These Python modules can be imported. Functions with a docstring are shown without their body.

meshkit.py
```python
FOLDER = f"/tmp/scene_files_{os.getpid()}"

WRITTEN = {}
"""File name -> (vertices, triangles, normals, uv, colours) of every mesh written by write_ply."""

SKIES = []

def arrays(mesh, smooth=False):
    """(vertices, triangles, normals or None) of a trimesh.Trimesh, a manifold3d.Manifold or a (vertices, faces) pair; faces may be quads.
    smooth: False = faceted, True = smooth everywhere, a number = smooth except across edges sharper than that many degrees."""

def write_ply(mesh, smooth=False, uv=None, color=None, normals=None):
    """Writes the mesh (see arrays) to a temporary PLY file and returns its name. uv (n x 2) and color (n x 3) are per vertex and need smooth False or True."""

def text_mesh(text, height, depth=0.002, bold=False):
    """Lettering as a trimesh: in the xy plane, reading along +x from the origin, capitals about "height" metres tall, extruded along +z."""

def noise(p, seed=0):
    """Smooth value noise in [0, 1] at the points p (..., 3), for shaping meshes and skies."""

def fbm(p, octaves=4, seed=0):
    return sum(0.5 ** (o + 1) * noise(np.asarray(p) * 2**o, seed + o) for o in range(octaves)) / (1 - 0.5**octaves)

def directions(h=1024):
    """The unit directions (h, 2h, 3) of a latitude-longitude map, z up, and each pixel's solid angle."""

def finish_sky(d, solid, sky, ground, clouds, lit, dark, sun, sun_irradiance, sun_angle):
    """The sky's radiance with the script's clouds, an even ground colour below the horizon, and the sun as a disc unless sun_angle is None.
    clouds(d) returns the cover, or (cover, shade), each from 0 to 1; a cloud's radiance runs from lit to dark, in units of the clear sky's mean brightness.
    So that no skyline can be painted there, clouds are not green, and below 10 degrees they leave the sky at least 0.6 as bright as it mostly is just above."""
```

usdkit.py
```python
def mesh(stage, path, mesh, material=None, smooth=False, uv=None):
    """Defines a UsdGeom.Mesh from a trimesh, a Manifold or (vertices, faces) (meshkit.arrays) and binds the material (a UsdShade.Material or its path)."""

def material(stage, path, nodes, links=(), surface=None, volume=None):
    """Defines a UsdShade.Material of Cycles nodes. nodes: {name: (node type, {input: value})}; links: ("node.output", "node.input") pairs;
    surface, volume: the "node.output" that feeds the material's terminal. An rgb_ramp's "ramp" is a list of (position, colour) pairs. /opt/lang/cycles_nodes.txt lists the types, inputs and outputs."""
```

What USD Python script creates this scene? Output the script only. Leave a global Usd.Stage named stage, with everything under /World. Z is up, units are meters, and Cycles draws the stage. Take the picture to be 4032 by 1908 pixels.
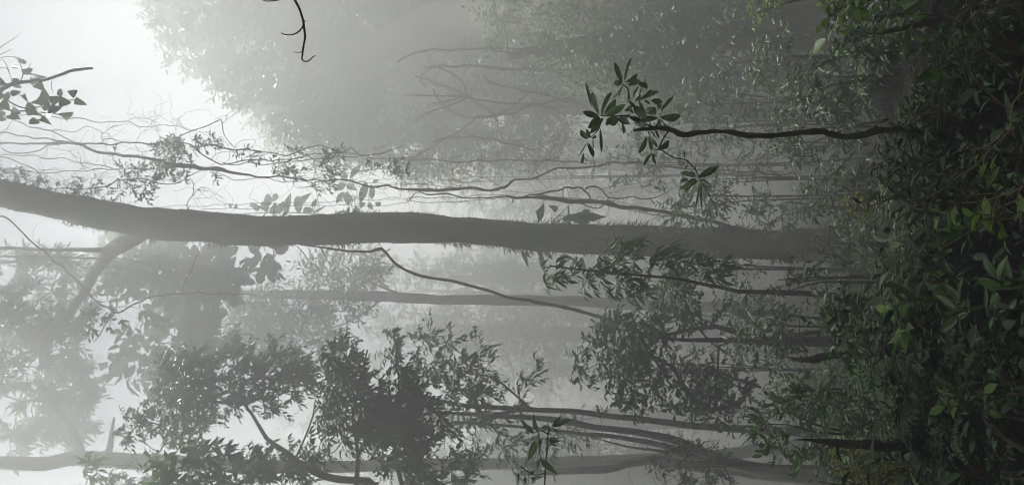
import math
import numpy as np
import usdkit
import meshkit
from pxr import Usd, UsdGeom, UsdLux, UsdShade, Gf, Sdf, Vt
from scipy.interpolate import PchipInterpolator
from scipy.spatial import cKDTree

stage = Usd.Stage.CreateInMemory()
UsdGeom.SetStageUpAxis(stage, UsdGeom.Tokens.z)
UsdGeom.SetStageMetersPerUnit(stage, 1.0)
UsdGeom.Xform.Define(stage, '/World')
UsdGeom.Scope.Define(stage, '/World/Looks')

# ------------------------------------------------------------------ camera
# the photograph was taken with the phone held upright and is stored lying on
# its side: the picture's left is the world's up
EYE = np.array([0.0, 0.0, 1.6])
PITCH = math.radians(12.0)
FPX = 3050.0                                   # focal length in photo pixels
FWD = np.array([0, math.cos(PITCH), math.sin(PITCH)])
UPV = np.array([0, -math.sin(PITCH), math.cos(PITCH)])
RGT = np.array([1.0, 0, 0])
cam = UsdGeom.Camera.Define(stage, '/World/camera')
cam.CreateHorizontalApertureAttr(36.0)
cam.CreateVerticalApertureAttr(36.0 * 484 / 1024)
cam.CreateFocalLengthAttr(36.0 * FPX / 4032)
cam.CreateClippingRangeAttr(Gf.Vec2f(0.05, 500))
EXPOSURE = 4.15
cam.CreateExposureAttr(EXPOSURE)
m4 = np.eye(4)
m4[0, :3], m4[1, :3], m4[2, :3], m4[3, :3] = -UPV, RGT, -FWD, EYE
cam.AddTransformOp().Set(Gf.Matrix4d(m4.tolist()))

# ------------------------------------------------------------------ sky and sun
SUN_EL, SUN_AZ = math.radians(81), math.radians(-5)      # azimuth from +y towards +x
usdkit.material(stage, '/World/Looks/sky_look', {
    'sky': ('sky_texture', {'sky_type': 'single_scattering', 'sun_disc': False, 'sun_elevation': SUN_EL, 'sun_rotation': SUN_AZ,
                            'air_density': 1.0, 'aerosol_density': 2.0}),
    'tc': ('texture_coordinate', {}),
    'n': ('noise_texture', {'scale': 1.6, 'detail': 4.0, 'roughness': 0.5}),
    'r': ('rgb_ramp', {'ramp': [(0.3, (0.55, 0.57, 0.66)), (0.7, (0.66, 0.68, 0.78))]}),
    'cl': ('mix', {'fac': 0.96}),
    'bg': ('background_shader', {'strength': 0.05}),
}, [('tc.generated', 'n.vector'), ('n.fac', 'r.fac'), ('sky.color', 'cl.color1'), ('r.color', 'cl.color2'), ('cl.color', 'bg.color')],
    surface='bg.background')
dome = UsdLux.DomeLight.Define(stage, '/World/sky')
dome.CreateIntensityAttr(1.0)
UsdShade.MaterialBindingAPI.Apply(dome.GetPrim()).Bind(UsdShade.Material.Get(stage, '/World/Looks/sky_look'))
dome.GetPrim().SetCustomDataByKey('kind', 'structure')
sun = UsdLux.DistantLight.Define(stage, '/World/sun')
sun.CreateIntensityAttr(0.40)
sun.CreateAngleAttr(20.0)
sun.CreateNormalizeAttr(True)
sun.CreateColorAttr(Gf.Vec3f(1.0, 0.985, 0.965))
sun.AddRotateZOp().Set(math.degrees(-SUN_AZ))
sun.AddRotateXOp().Set(math.degrees(SUN_EL) - 90.0 + 0.0)
HAZE = 0.088
HAZE_G = 0.3

# ------------------------------------------------------------------ helpers
used = {}


def numbered(parent, name):
    k = (str(parent), name)
    n = used.get(k, 0)
    used[k] = n + 1
    return f'{parent}/{name}' + (f'_{n:03d}' if n else '')


def data(prim, **kw):
    for k, v in kw.items():
        if v:
            prim.SetCustomDataByKey(k, v)


class Thing:
    """An Xform at the thing's base; part() adds a mesh given in world coordinates."""

    def __init__(self, name, label, category, base=(0, 0, 0), group=None, kind=None):
        self.path = numbered('/World', name)
        self.base = np.asarray(base, float)
        x = UsdGeom.Xform.Define(stage, self.path)
        x.AddTranslateOp().Set(Gf.Vec3d(*map(float, self.base)))
        self.prim = x.GetPrim()
        data(self.prim, label=label, category=category, group=group, kind=kind)

    def part(self, name, mesh, mat, smooth=True, parent=None, **kw):
        return put(numbered(parent or self.path, name), mesh[0] - self.base, mesh[1], mat, smooth, **kw)


def put(path, v, f, mat, smooth=True, **kw):
    v = np.asarray(v, float)
    f = np.asarray(f, np.int32)
    m = UsdGeom.Mesh.Define(stage, path)
    m.CreatePointsAttr(Vt.Vec3fArray.FromNumpy(v.astype(np.float32)))
    m.CreateFaceVertexCountsAttr(Vt.IntArray.FromNumpy(np.full(len(f), f.shape[1], np.int32)))
    m.CreateFaceVertexIndicesAttr(Vt.IntArray.FromNumpy(np.ascontiguousarray(f).ravel()))
    m.CreateSubdivisionSchemeAttr('none')
    if smooth:
        fn = np.cross(v[f[:, 1]] - v[f[:, 0]], v[f[:, 2]] - v[f[:, 0]])
        n = np.zeros_like(v)
        for k in range(f.shape[1]):
            np.add.at(n, f[:, k], fn)
        l = np.linalg.norm(n, axis=1, keepdims=True)
        n = np.where(l > 0, n / np.maximum(l, 1e-20), [0, 0, 1.0])
        m.CreateNormalsAttr(Vt.Vec3fArray.FromNumpy(n.astype(np.float32)))
        m.SetNormalsInterpolation('vertex')
    UsdShade.MaterialBindingAPI.Apply(m.GetPrim()).Bind(mat)
    data(m.GetPrim(), **kw)
    return path


def join(meshes):
    vs, fs, n = [], [], 0
    for v, f in meshes:
        vs.append(v)
        fs.append(f + n)
        n += len(v)
    return np.vstack(vs), np.vstack(fs)


def unit(a):
    a = np.asarray(a, float)
    return a / np.maximum(np.linalg.norm(a, axis=-1, keepdims=True), 1e-12)


def ray(px, py):
    return FWD * FPX + RGT * (954 - py) - UPV * (px - 2016)


def W(px, py, Y):
    """The point on the plane y = Y that the photograph shows at (px, py)."""
    d = ray(px, py)
    return EYE + d * (Y / d[1])


def M(px, py, Y):
    """Metres per photo pixel there."""
    return Y / ray(px, py)[1]


def to_px(p):
    q = np.asarray(p) - EYE
    z = q @ FWD
    return 2016 - FPX * (q @ UPV) / z, 954 - FPX * (q @ RGT) / z, z


def ground(x, y):
    x, y = np.broadcast_arrays(np.asarray(x, float), np.asarray(y, float))
    p = np.stack([x * 0.6, y * 0.6, 0 * x], -1)
    h = 0.34 * np.exp(-((y - 4.1) / 1.4) ** 2) + 0.5 * (meshkit.fbm(p + 40, 4, 3) - 0.5) * np.clip(np.hypot(x, y) / 4, 0.15, 1)
    return h - 0.5 * np.clip((y - 5.5) / 5, 0, 1) ** 1.5 - 0.03 * np.maximum(0, y - 14) + 0.02 * np.maximum(0, -y)


def on_ground(px, py, Y):
    p = W(px, py, Y)
    return np.array([p[0], p[1], float(ground(p[0], p[1]))])


def curve(pts, step=None, n=None, rad=None):
    """A smooth path through pts, resampled; also interpolates radii."""
    pts = np.asarray(pts, float)
    s = np.concatenate([[0], np.cumsum(np.maximum(np.linalg.norm(np.diff(pts, axis=0), axis=1), 1e-6))])
    n = n or max(3, int(s[-1] / step) + 1)
    t = np.linspace(0, s[-1], n)
    out = PchipInterpolator(s, pts)(t) if len(pts) > 2 else pts[0] + (pts[-1] - pts[0]) * (t / s[-1])[:, None]
    if rad is None:
        return out
    return out, np.interp(t, s, np.asarray(rad, float))


def tube(p, r, sides=6, rough=0.0, seed=0, close=True):
    p = np.asarray(p, float)
    r = np.broadcast_to(np.asarray(r, float), (len(p),))
    t = unit(np.gradient(p, axis=0))
    a = np.cross(t[0], [0, 0, 1.0] if abs(t[0][2]) < 0.9 else [1.0, 0, 0])
    a = a / np.linalg.norm(a)
    A = np.empty_like(p)
    for i in range(len(p)):
        a = a - t[i] * (a @ t[i])
        a /= np.linalg.norm(a) + 1e-12
        A[i] = a
    B = np.cross(t, A)
    ang = np.arange(sides) * 2 * np.pi / sides
    rr = np.repeat(r[:, None], sides, 1)
    dirs = np.cos(ang)[None, :, None] * A[:, None] + np.sin(ang)[None, :, None] * B[:, None]
    if rough:
        q = p[:, None] + dirs * r[:, None, None]
        k = 1.0 / max(r.mean() * 1.6, 1e-3)
        rr = rr * (1 + rough * 2 * (meshkit.fbm(q * k * np.array([1, 1, 0.55]), 4, seed) - 0.5))
    v = (p[:, None] + dirs * rr[..., None]).reshape(-1, 3)
    i, j = np.meshgrid(np.arange(len(p) - 1), np.arange(sides), indexing='ij')
    a0, b0 = i * sides + j, i * sides + (j + 1) % sides
    c0, d0 = a0 + sides, b0 + sides
    f = np.concatenate([np.stack([a0, b0, d0], -1).reshape(-1, 3), np.stack([a0, d0, c0], -1).reshape(-1, 3)])
    if close:
        v = np.vstack([v, p[0], p[-1]])
        k = len(v)
        j = np.arange(sides)
        e = (len(p) - 1) * sides
        f = np.vstack([f, np.stack([np.full(sides, k - 2), (j + 1) % sides, j], -1), np.stack([np.full(sides, k - 1), e + j, e + (j + 1) % sides], -1)])
    return v, f.astype(np.int32)


def traced(pts, step, Y=None, jitter=0.0, seed=0, knots=0.0):
    """pts: (px, py, width in photo pixels[, plane y]) -> smooth world path and radii."""
    w, r = [], []
    for q in pts:
        y = q[3] if len(q) > 3 else Y
        w.append(W(q[0], q[1], y))
        r.append(0.5 * q[2] * M(q[0], q[1], y))
    p, r = curve(w, step=step, rad=r)
    if jitter:
        g = np.random.default_rng(seed)
        n = g.normal(size=p.shape)
        for _ in range(3):
            n[1:-1] = (n[:-2] + n[1:-1] * 2 + n[2:]) / 4
        p = p + n * jitter * 2
        r = r * (1 + knots * (meshkit.noise(p * 25, seed) - 0.4))
    return p, r


# leaf templates: x along the leaf 0..1, y across (-0.5..0.5 at the widest), z fold and curl
def leaf_template(profile, stations, fold=0.16, curl=0.10, wave=0.0):
    t = np.asarray(stations, float)
    w = np.array([profile(x) for x in t]) * 0.5
    v, f = [[0, 0, 0]], []
    n = len(t)
    for i, x in enumerate(t):
        z = -curl * x * x
        k = wave * math.sin(9 * x)
        v += [[x, w[i], z + fold * w[i] * 2 + k], [x, 0, z], [x, -w[i], z + fold * w[i] * 2 - k]]
    v.append([1.0, 0, -curl])
    e = len(v) - 1
    f += [[0, 2, 1], [0, 3, 2]]
    for i in range(n - 1):
        a = 1 + 3 * i
        for s in (0, 1):
            f += [[a + s, a + s + 1, a + 4 + s], [a + s, a + 4 + s, a + 3 + s]]
    a = 1 + 3 * (n - 1)
    f += [[a, a + 1, e], [a + 1, a + 2, e]]
    return np.array(v, float), np.array(f, np.int32)


oval = lambda x: math.sin(math.pi * x ** 0.85) ** 0.9
point = lambda x: (math.sin(math.pi * min(1, x) ** 0.72)) * (1 - 0.25 * x)
strap = lambda x: min(1, 2.4 * x ** 0.7) * (1 - max(0, (x - 0.55) / 0.45) ** 2)
spoon = lambda x: (0.25 + 0.75 * math.sin(math.pi * 0.5 * min(1, x / 0.62))) * (1 - max(0, (x - 0.62) / 0.38) ** 2.2)
heart = lambda x: min(1, 3.6 * x ** 0.55) * (1 - x) ** 0.62 * 1.25
T_FAR = leaf_template(oval, [0.45], 0.12, 0.12)                        # 4 triangles
T_OVAL = leaf_template(oval, [0.25, 0.62], 0.14, 0.14)                 # 8
T_POINT = leaf_template(point, [0.22, 0.55], 0.18, 0.22)               # 8
T_ROUND = leaf_template(lambda x: math.sin(math.pi * x ** 0.8) ** 0.6, [0.15, 0.5, 0.85], 0.08, 0.1)
H_POINT = leaf_template(point, [0.1, 0.25, 0.42, 0.6, 0.78, 0.9], 0.15, 0.16, 0.012)
H_SPOON = leaf_template(spoon, [0.1, 0.25, 0.42, 0.6, 0.75, 0.88, 0.95], 0.13, 0.10, 0.012)
H_STRAP = leaf_template(strap, [0.1, 0.25, 0.42, 0.6, 0.78, 0.9], 0.2, 0.22, 0.008)
H_HEART = leaf_template(heart, [0.04, 0.12, 0.25, 0.42, 0.6, 0.78, 0.9], 0.1, 0.12, 0.012)
H_OVAL = leaf_template(oval, [0.08, 0.2, 0.38, 0.6, 0.8, 0.92], 0.12, 0.14, 0.012)


def leaves(P, D, N, L, Wd, tpl):
    """Many leaves: bases P, directions D, upper-side normals N, lengths L, widths Wd -> (n, k, 3) vertices."""
    tv, tf = tpl
    X = unit(D)
    Y = unit(np.cross(N, X))
    Z = np.cross(X, Y)
    L = np.asarray(L, float)[:, None, None]
    Wd = np.asarray(Wd, float)[:, None, None]
    v = P[:, None] + X[:, None] * tv[None, :, :1] * L + Y[:, None] * tv[None, :, 1:2] * Wd + Z[:, None] * tv[None, :, 2:] * (L * 0.5 + Wd * 0.5)
    return v


def merge(v, tf):
    n, k = v.shape[:2]
    return v.reshape(-1, 3), (tf[None] + (np.arange(n) * k)[:, None, None]).reshape(-1, tf.shape[1]).astype(np.int32)


def spikes(P, Q, r):
    """Thin three-sided tapered twigs from P to Q."""
    d = unit(Q - P)
    a = unit(np.cross(d, np.where(np.abs(d[:, 2:]) < 0.9, [0, 0, 1.0], [1.0, 0, 0])))
    b = np.cross(d, a)
    r = np.broadcast_to(np.asarray(r, float), (len(P),))
    v = [P + (a * math.cos(x) + b * math.sin(x)) * r[:, None] for x in (0, 2.0944, 4.1888)]
    v += [Q + (a * math.cos(x) + b * math.sin(x)) * r[:, None] * 0.45 for x in (0, 2.0944, 4.1888)]
    v = np.stack(v, 1)
    f = np.array([[0, 1, 4], [0, 4, 3], [1, 2, 5], [1, 5, 4], [2, 0, 3], [2, 3, 5]], np.int32)
    return merge(v, f)


# ------------------------------------------------------------------ materials
def leaf_look(name, dark, light, rough=0.38, trans=0.28, spec=0.5):
    return usdkit.material(stage, f'/World/Looks/{name}', {
        'g': ('geometry', {}), 'o': ('object_info', {}),
        'a': ('math', {'math_type': 'add'}), 'fr': ('math', {'math_type': 'fraction'}),
        'r': ('rgb_ramp', {'ramp': [(0.0, dark), (0.55, tuple(0.5 * (a + b) for a, b in zip(dark, light))), (0.9, light), (1.0, tuple(1.25 * b for b in light))]}),
        'n': ('noise_texture', {'scale': 18.0, 'detail': 3.0}),
        'mr': ('map_range', {'from_min': 0.3, 'from_max': 0.7, 'to_min': 0.75, 'to_max': 1.2}),
        'cm': ('combine_xyz', {}), 'mx': ('mix', {'mix_type': 'multiply', 'fac': 1.0}),
        'bp': ('bump', {'strength': 0.25, 'distance': 0.01}),
        'p': ('principled_bsdf', {'roughness': rough, 'specular_ior_level': spec}),
        't': ('translucent_bsdf', {}), 'm': ('mix_closure', {'fac': trans}),
    }, [('g.random_per_island', 'a.value1'), ('o.random', 'a.value2'), ('a.value', 'fr.value1'), ('fr.value', 'r.fac'), ('g.position', 'n.vector'),
        ('n.fac', 'mr.value'), ('mr.result', 'cm.x'), ('mr.result', 'cm.y'), ('mr.result', 'cm.z'), ('r.color', 'mx.color1'), ('cm.vector', 'mx.color2'),
        ('n.fac', 'bp.height'), ('bp.normal', 'p.normal'),
        ('mx.color', 'p.base_color'), ('mx.color', 't.color'), ('p.BSDF', 'm.closure1'), ('t.BSDF', 'm.closure2')], surface='m.closure')


def bark_look(name, dark, light, moss=None, scale=14.0, moss_at=0.5, rough=0.85, bump=0.6):
    nodes = {
        'g': ('geometry', {}),
        'mp': ('mapping', {'scale': (1.0, 1.0, 0.35)}),
        'n': ('noise_texture', {'scale': scale, 'detail': 6.0, 'roughness': 0.62}),
        'n2': ('noise_texture', {'scale': scale * 0.18, 'detail': 4.0, 'roughness': 0.6}),
        'n3': ('noise_texture', {'scale': scale * 5, 'detail': 3.0}),
        'r': ('rgb_ramp', {'ramp': [(0.32, dark), (0.68, light)]}),
        'r2': ('rgb_ramp', {'ramp': [(moss_at - 0.1, (0, 0, 0)), (moss_at + 0.1, (1, 1, 1))]}),
        'mx': ('mix', {'color2': moss or light}),
        'ad': ('math', {'math_type': 'add'}),
        'bp': ('bump', {'strength': bump, 'distance': 0.03}),
        'p': ('principled_bsdf', {'roughness': rough, 'specular_ior_level': 0.25}),
    }
    links = [('g.position', 'mp.vector'), ('mp.vector', 'n.vector'), ('g.position', 'n2.vector'), ('g.position', 'n3.vector'), ('n.fac', 'r.fac'), ('n2.fac', 'r2.fac'),
             ('r2.color', 'mx.fac'), ('r.color', 'mx.color1'), ('mx.color', 'p.base_color'), ('n.fac', 'ad.value1'), ('n3.fac', 'ad.value2'), ('ad.value', 'bp.height'), ('bp.normal', 'p.normal')]
    if not moss:
        links = [l for l in links if l[1] not in ('mx.color1', 'mx.fac', 'r2.fac') and l[0] != 'mx.color'] + [('r.color', 'p.base_color')]
    return usdkit.material(stage, f'/World/Looks/{name}', nodes, links, surface='p.BSDF')


LEAF_DARK = leaf_look('leaf_dark', (0.026, 0.056, 0.017), (0.050, 0.094, 0.027), 0.42)
LEAF_MID = leaf_look('leaf_mid', (0.034, 0.074, 0.020), (0.070, 0.126, 0.030), 0.5, 0.28, 0.3)
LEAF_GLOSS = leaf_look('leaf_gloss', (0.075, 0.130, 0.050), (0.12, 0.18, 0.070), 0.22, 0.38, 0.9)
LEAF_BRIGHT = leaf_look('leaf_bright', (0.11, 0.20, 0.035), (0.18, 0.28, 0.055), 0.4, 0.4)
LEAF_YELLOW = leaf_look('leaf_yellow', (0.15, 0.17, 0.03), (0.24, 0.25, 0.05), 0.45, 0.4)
LEAF_FAR = leaf_look('leaf_far', (0.036, 0.070, 0.022), (0.070, 0.120, 0.034), 0.55, 0.3, 0.3)
FERN = leaf_look('fern_green', (0.045, 0.085, 0.025), (0.085, 0.14, 0.040), 0.5, 0.35)
LITTER = leaf_look('dead_leaf', (0.020, 0.014, 0.009), (0.055, 0.036, 0.020), 0.65, 0.1, 0.25)
MOSS = leaf_look('moss_tuft', (0.050, 0.060, 0.026), (0.085, 0.090, 0.040), 0.9, 0.25, 0.1)
BARK_MOSSY = bark_look('mossy_bark', (0.015, 0.012, 0.010), (0.19, 0.165, 0.13), (0.060, 0.080, 0.022), 9.0, 0.52, 0.85, 1.0)
BARK_GREY = bark_look('grey_bark', (0.060, 0.052, 0.043), (0.15, 0.135, 0.115), (0.065, 0.072, 0.040), 16.0, 0.58)
BARK_DARK = bark_look('dark_bark', (0.022, 0.018, 0.014), (0.060, 0.050, 0.040), None, 30.0)
BARK_SAPLING = bark_look('sapling_bark', (0.020, 0.016, 0.013), (0.085, 0.072, 0.058), (0.05, 0.06, 0.03), 34.0, 0.56)
BARK_VINE = bark_look('liana_bark', (0.050, 0.040, 0.030), (0.12, 0.10, 0.078), None, 40.0)
TWIG = bark_look('twig_bark', (0.045, 0.034, 0.022), (0.10, 0.078, 0.052), None, 60.0, bump=0.3)
TWIG_PALE = bark_look('pale_twig_bark', (0.10, 0.066, 0.032), (0.20, 0.14, 0.075), None, 50.0, bump=0.3)
GREEN_STEM = bark_look('green_stem', (0.05, 0.075, 0.025), (0.09, 0.12, 0.045), None, 50.0, bump=0.2)
SOIL = bark_look('forest_soil', (0.007, 0.006, 0.005), (0.022, 0.018, 0.013), (0.010, 0.017, 0.008), 9.0, 0.54, 0.95, 1.0)

# ------------------------------------------------------------------ ground and air
gx = np.concatenate([np.linspace(-60, -12, 25)[:-1], np.linspace(-12, 12, 161), np.linspace(12, 60, 25)[1:]])
gy = np.concatenate([np.linspace(-60, -4, 29)[:-1], np.linspace(-4, 16, 141), np.linspace(16, 60, 23)[1:]])
GX, GY = np.meshgrid(gx, gy)
fine = (meshkit.fbm(np.stack([GX * 3.1, GY * 3.1, 0 * GX], -1), 3, 9) - 0.5) * 0.10 * (np.hypot(GX, GY - 4) < 16)
gv = np.stack([GX, GY, ground(GX, GY) + fine], -1).reshape(-1, 3)
i, j = np.meshgrid(np.arange(len(gy) - 1), np.arange(len(gx) - 1), indexing='ij')
a = i * len(gx) + j
gf = np.concatenate([np.stack([a, a + 1, a + len(gx) + 1], -1).reshape(-1, 3), np.stack([a, a + len(gx) + 1, a + len(gx)], -1).reshape(-1, 3)])
put('/World/ground', gv, gf, SOIL, True, kind='structure', label='dark brown forest floor of damp soil under the undergrowth', category='ground')
GROUND_LOW = gv[:, 2].min()
HAZE_TOP = 12.9
usdkit.material(stage, '/World/Looks/haze_air', {'v': ('principled_volume', {'color': (0.955, 0.987, 0.945), 'density': HAZE, 'anisotropy': HAZE_G})}, volume='v.volume')
bx = np.array([[x, y, z] for x in (-61.0, 61.0) for y in (-61.0, 61.0) for z in (GROUND_LOW - 1.0, HAZE_TOP)])
bf = np.array([[0, 1, 3], [0, 3, 2], [4, 6, 7], [4, 7, 5], [0, 4, 5], [0, 5, 1], [2, 3, 7], [2, 7, 6], [0, 2, 6], [0, 6, 4], [1, 5, 7], [1, 7, 3]])
put('/World/haze', bx, bf, UsdShade.Material.Get(stage, '/World/Looks/haze_air'), False, kind='stuff', label='pale grey fog filling the forest between the trees', category='fog')


# ------------------------------------------------------------------ plant builders
def blob(px, py, Y, rx, ry, rd, n, rng, shell=0.55):
    """n points in an ellipsoid: centre at the photo pixel on plane Y, radii rx, ry in photo pixels and rd in metres of depth."""
    d = unit(rng.normal(size=(n, 3)))
    r = rng.random(n) ** (1 / 3 * (1 - shell) + 0.02)
    q = d * r[:, None]
    s = M(px, py, Y)
    return W(px, py, Y) - UPV * (q[:, :1] * rx * s) + RGT * (q[:, 1:2] * ry * s) + np.array([0, 1.0, 0]) * q[:, 2:] * rd


def wood(trunks, targets, rng, r_tip=0.004, power=0.46, r_max=None, from_frac=0.25, arch=0.12, sides=5):
    """Branches that grow from the trunk paths to every target, each joining the nearest wood already there."""
    nodes = np.vstack([p[int(len(p) * from_frac):] for p, _ in trunks])
    root_d = np.vstack([unit(np.gradient(p, axis=0))[int(len(p) * from_frac):] for p, _ in trunks])
    n0 = len(nodes)
    parent = [-1] * n0
    nodes, dirs = [*nodes], [*root_d]
    order = np.argsort(cKDTree(np.array(nodes)).query(targets)[0])
    branches = []
    buf = np.zeros((n0 + 14 * len(targets), 3))
    buf[:n0] = nodes
    for k in order:
        arr = buf[:len(nodes)]
        t = targets[k]
        dist = np.linalg.norm(arr - t, axis=1)
        i = int(np.argmin(dist + 0.15 * np.maximum(0, arr[:, 2] - t[2])))
        L = dist[i]
        a = arr[i]
        n = int(np.clip(L / 0.16, 2, 12)) + 1
        s = np.linspace(0, 1, n)[:, None]
        mid = a + (dirs[i] * 0.45 + unit(t - a) * 0.55) * L * 0.45 + np.array([0, 0, arch * L]) + rng.normal(size=3) * 0.06 * L
        p = (1 - s) ** 2 * a + 2 * s * (1 - s) * mid + s ** 2 * t
        p[1:-1] += rng.normal(size=(n - 2, 3)) * 0.025 * L ** 0.5
        ids = [i]
        for q, g in zip(p[1:], unit(np.gradient(p, axis=0))[1:]):
            parent.append(ids[-1])
            ids.append(len(nodes))
            nodes.append(q)
            dirs.append(g)
        buf[len(nodes) - len(p) + 1:len(nodes)] = p[1:]
        branches.append((k, ids))
    arr = buf[:len(nodes)]
    count = np.zeros(len(nodes))
    for k, ids in branches:
        count[ids[-1]] += 1
    for i in range(len(nodes) - 1, n0 - 1, -1):
        if parent[i] >= 0:
            count[parent[i]] += count[i]
    rad = r_tip * np.maximum(count, 1) ** power
    if r_max:
        rad = np.minimum(rad, r_max)
    boughs, out, root = {}, np.zeros_like(targets), {}
    for k, ids in branches:
        top = root.get(ids[0], ids[0])
        for i in ids[1:]:
            root[i] = top
        p = arr[ids]
        r = rad[ids].copy()
        r[0] = min(r[0], r[1] * 1.25)
        boughs.setdefault(top, []).append(tube(p, r, sides if r.max() > 0.012 else 4, close=False))
        out[k] = unit(p[-1] - p[-2])
    return [join(b) for b in boughs.values()], out


def sprays(C, O, rng, n_sub, n_leaf, s, L, ratio, droop=0.25, flat=0.6, spread=0.9):
    """Leafy twigs about the points C pointing along O: twig ends and leaf frames."""
    n = len(C)
    d = unit(O[:, None] + spread * unit(rng.normal(size=(n, n_sub, 3))) + np.array([0, 0, 0.15])).reshape(-1, 3)
    base = np.repeat(C, n_sub, 0)
    ln = s * rng.uniform(0.55, 1.15, n * n_sub)
    end = base + d * ln[:, None] + np.array([0, 0, -1.0]) * (ln * droop * 0.4)[:, None]
    t = (np.arange(n_leaf) + 0.6) / n_leaf
    P = (base[:, None] + (end - base)[:, None] * t[None, :, None]).reshape(-1, 3)
    dd = np.repeat(unit(end - base), n_leaf, 0)
    side = unit(np.cross(dd, [0, 0, 1.0]) + 1e-6) * np.tile(np.where(np.arange(n_leaf) % 2, 1.0, -1.0), n * n_sub)[:, None]
    last = np.tile(np.arange(n_leaf) == n_leaf - 1, n * n_sub)[:, None]
    D = unit(dd * 0.75 + side * np.where(last, 0.15, 0.85) + rng.normal(size=P.shape) * 0.28 + np.array([0, 0, -droop]))
    N = unit(np.array([0, 0, flat]) + rng.normal(size=P.shape) * 0.42)
    Ls = L * rng.uniform(0.65, 1.2, len(P))
    return (base, end), (P, D, N, Ls, Ls * ratio * rng.uniform(0.85, 1.15, len(P)))


def add_leaves(th, frames, tpl, mat, singles=0, hi=None, name='leaf', rest='foliage', wilt=None):
    """The leaves of a plant: those that show largest as single parts, the others as one mass."""
    P, D, N, L, Wd = frames
    v = leaves(P, D, N, L, Wd, tpl)
    if singles:
        px, py, z = to_px(P + D * L[:, None] * 0.5)
        inside = (px > -10) & (px < 4042) & (py > -10) & (py < 1918) & (z > 0)
        score = np.where(inside, L * Wd / np.maximum(z, 0.1) ** 2, -1)
        pick = np.argsort(-score)[:singles]
        pick = pick[score[pick] > 0]
        tp = hi or tpl
        vv = leaves(P[pick], D[pick], N[pick], L[pick], Wd[pick], tp)
        for x in vv:
            th.part(name, (x, tp[1]), mat)
        keep = np.ones(len(P), bool)
        keep[pick] = False
        v = v[keep]
    if len(v):
        th.part(rest, merge(v, tpl[1]), mat, True, kind='stuff')


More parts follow.
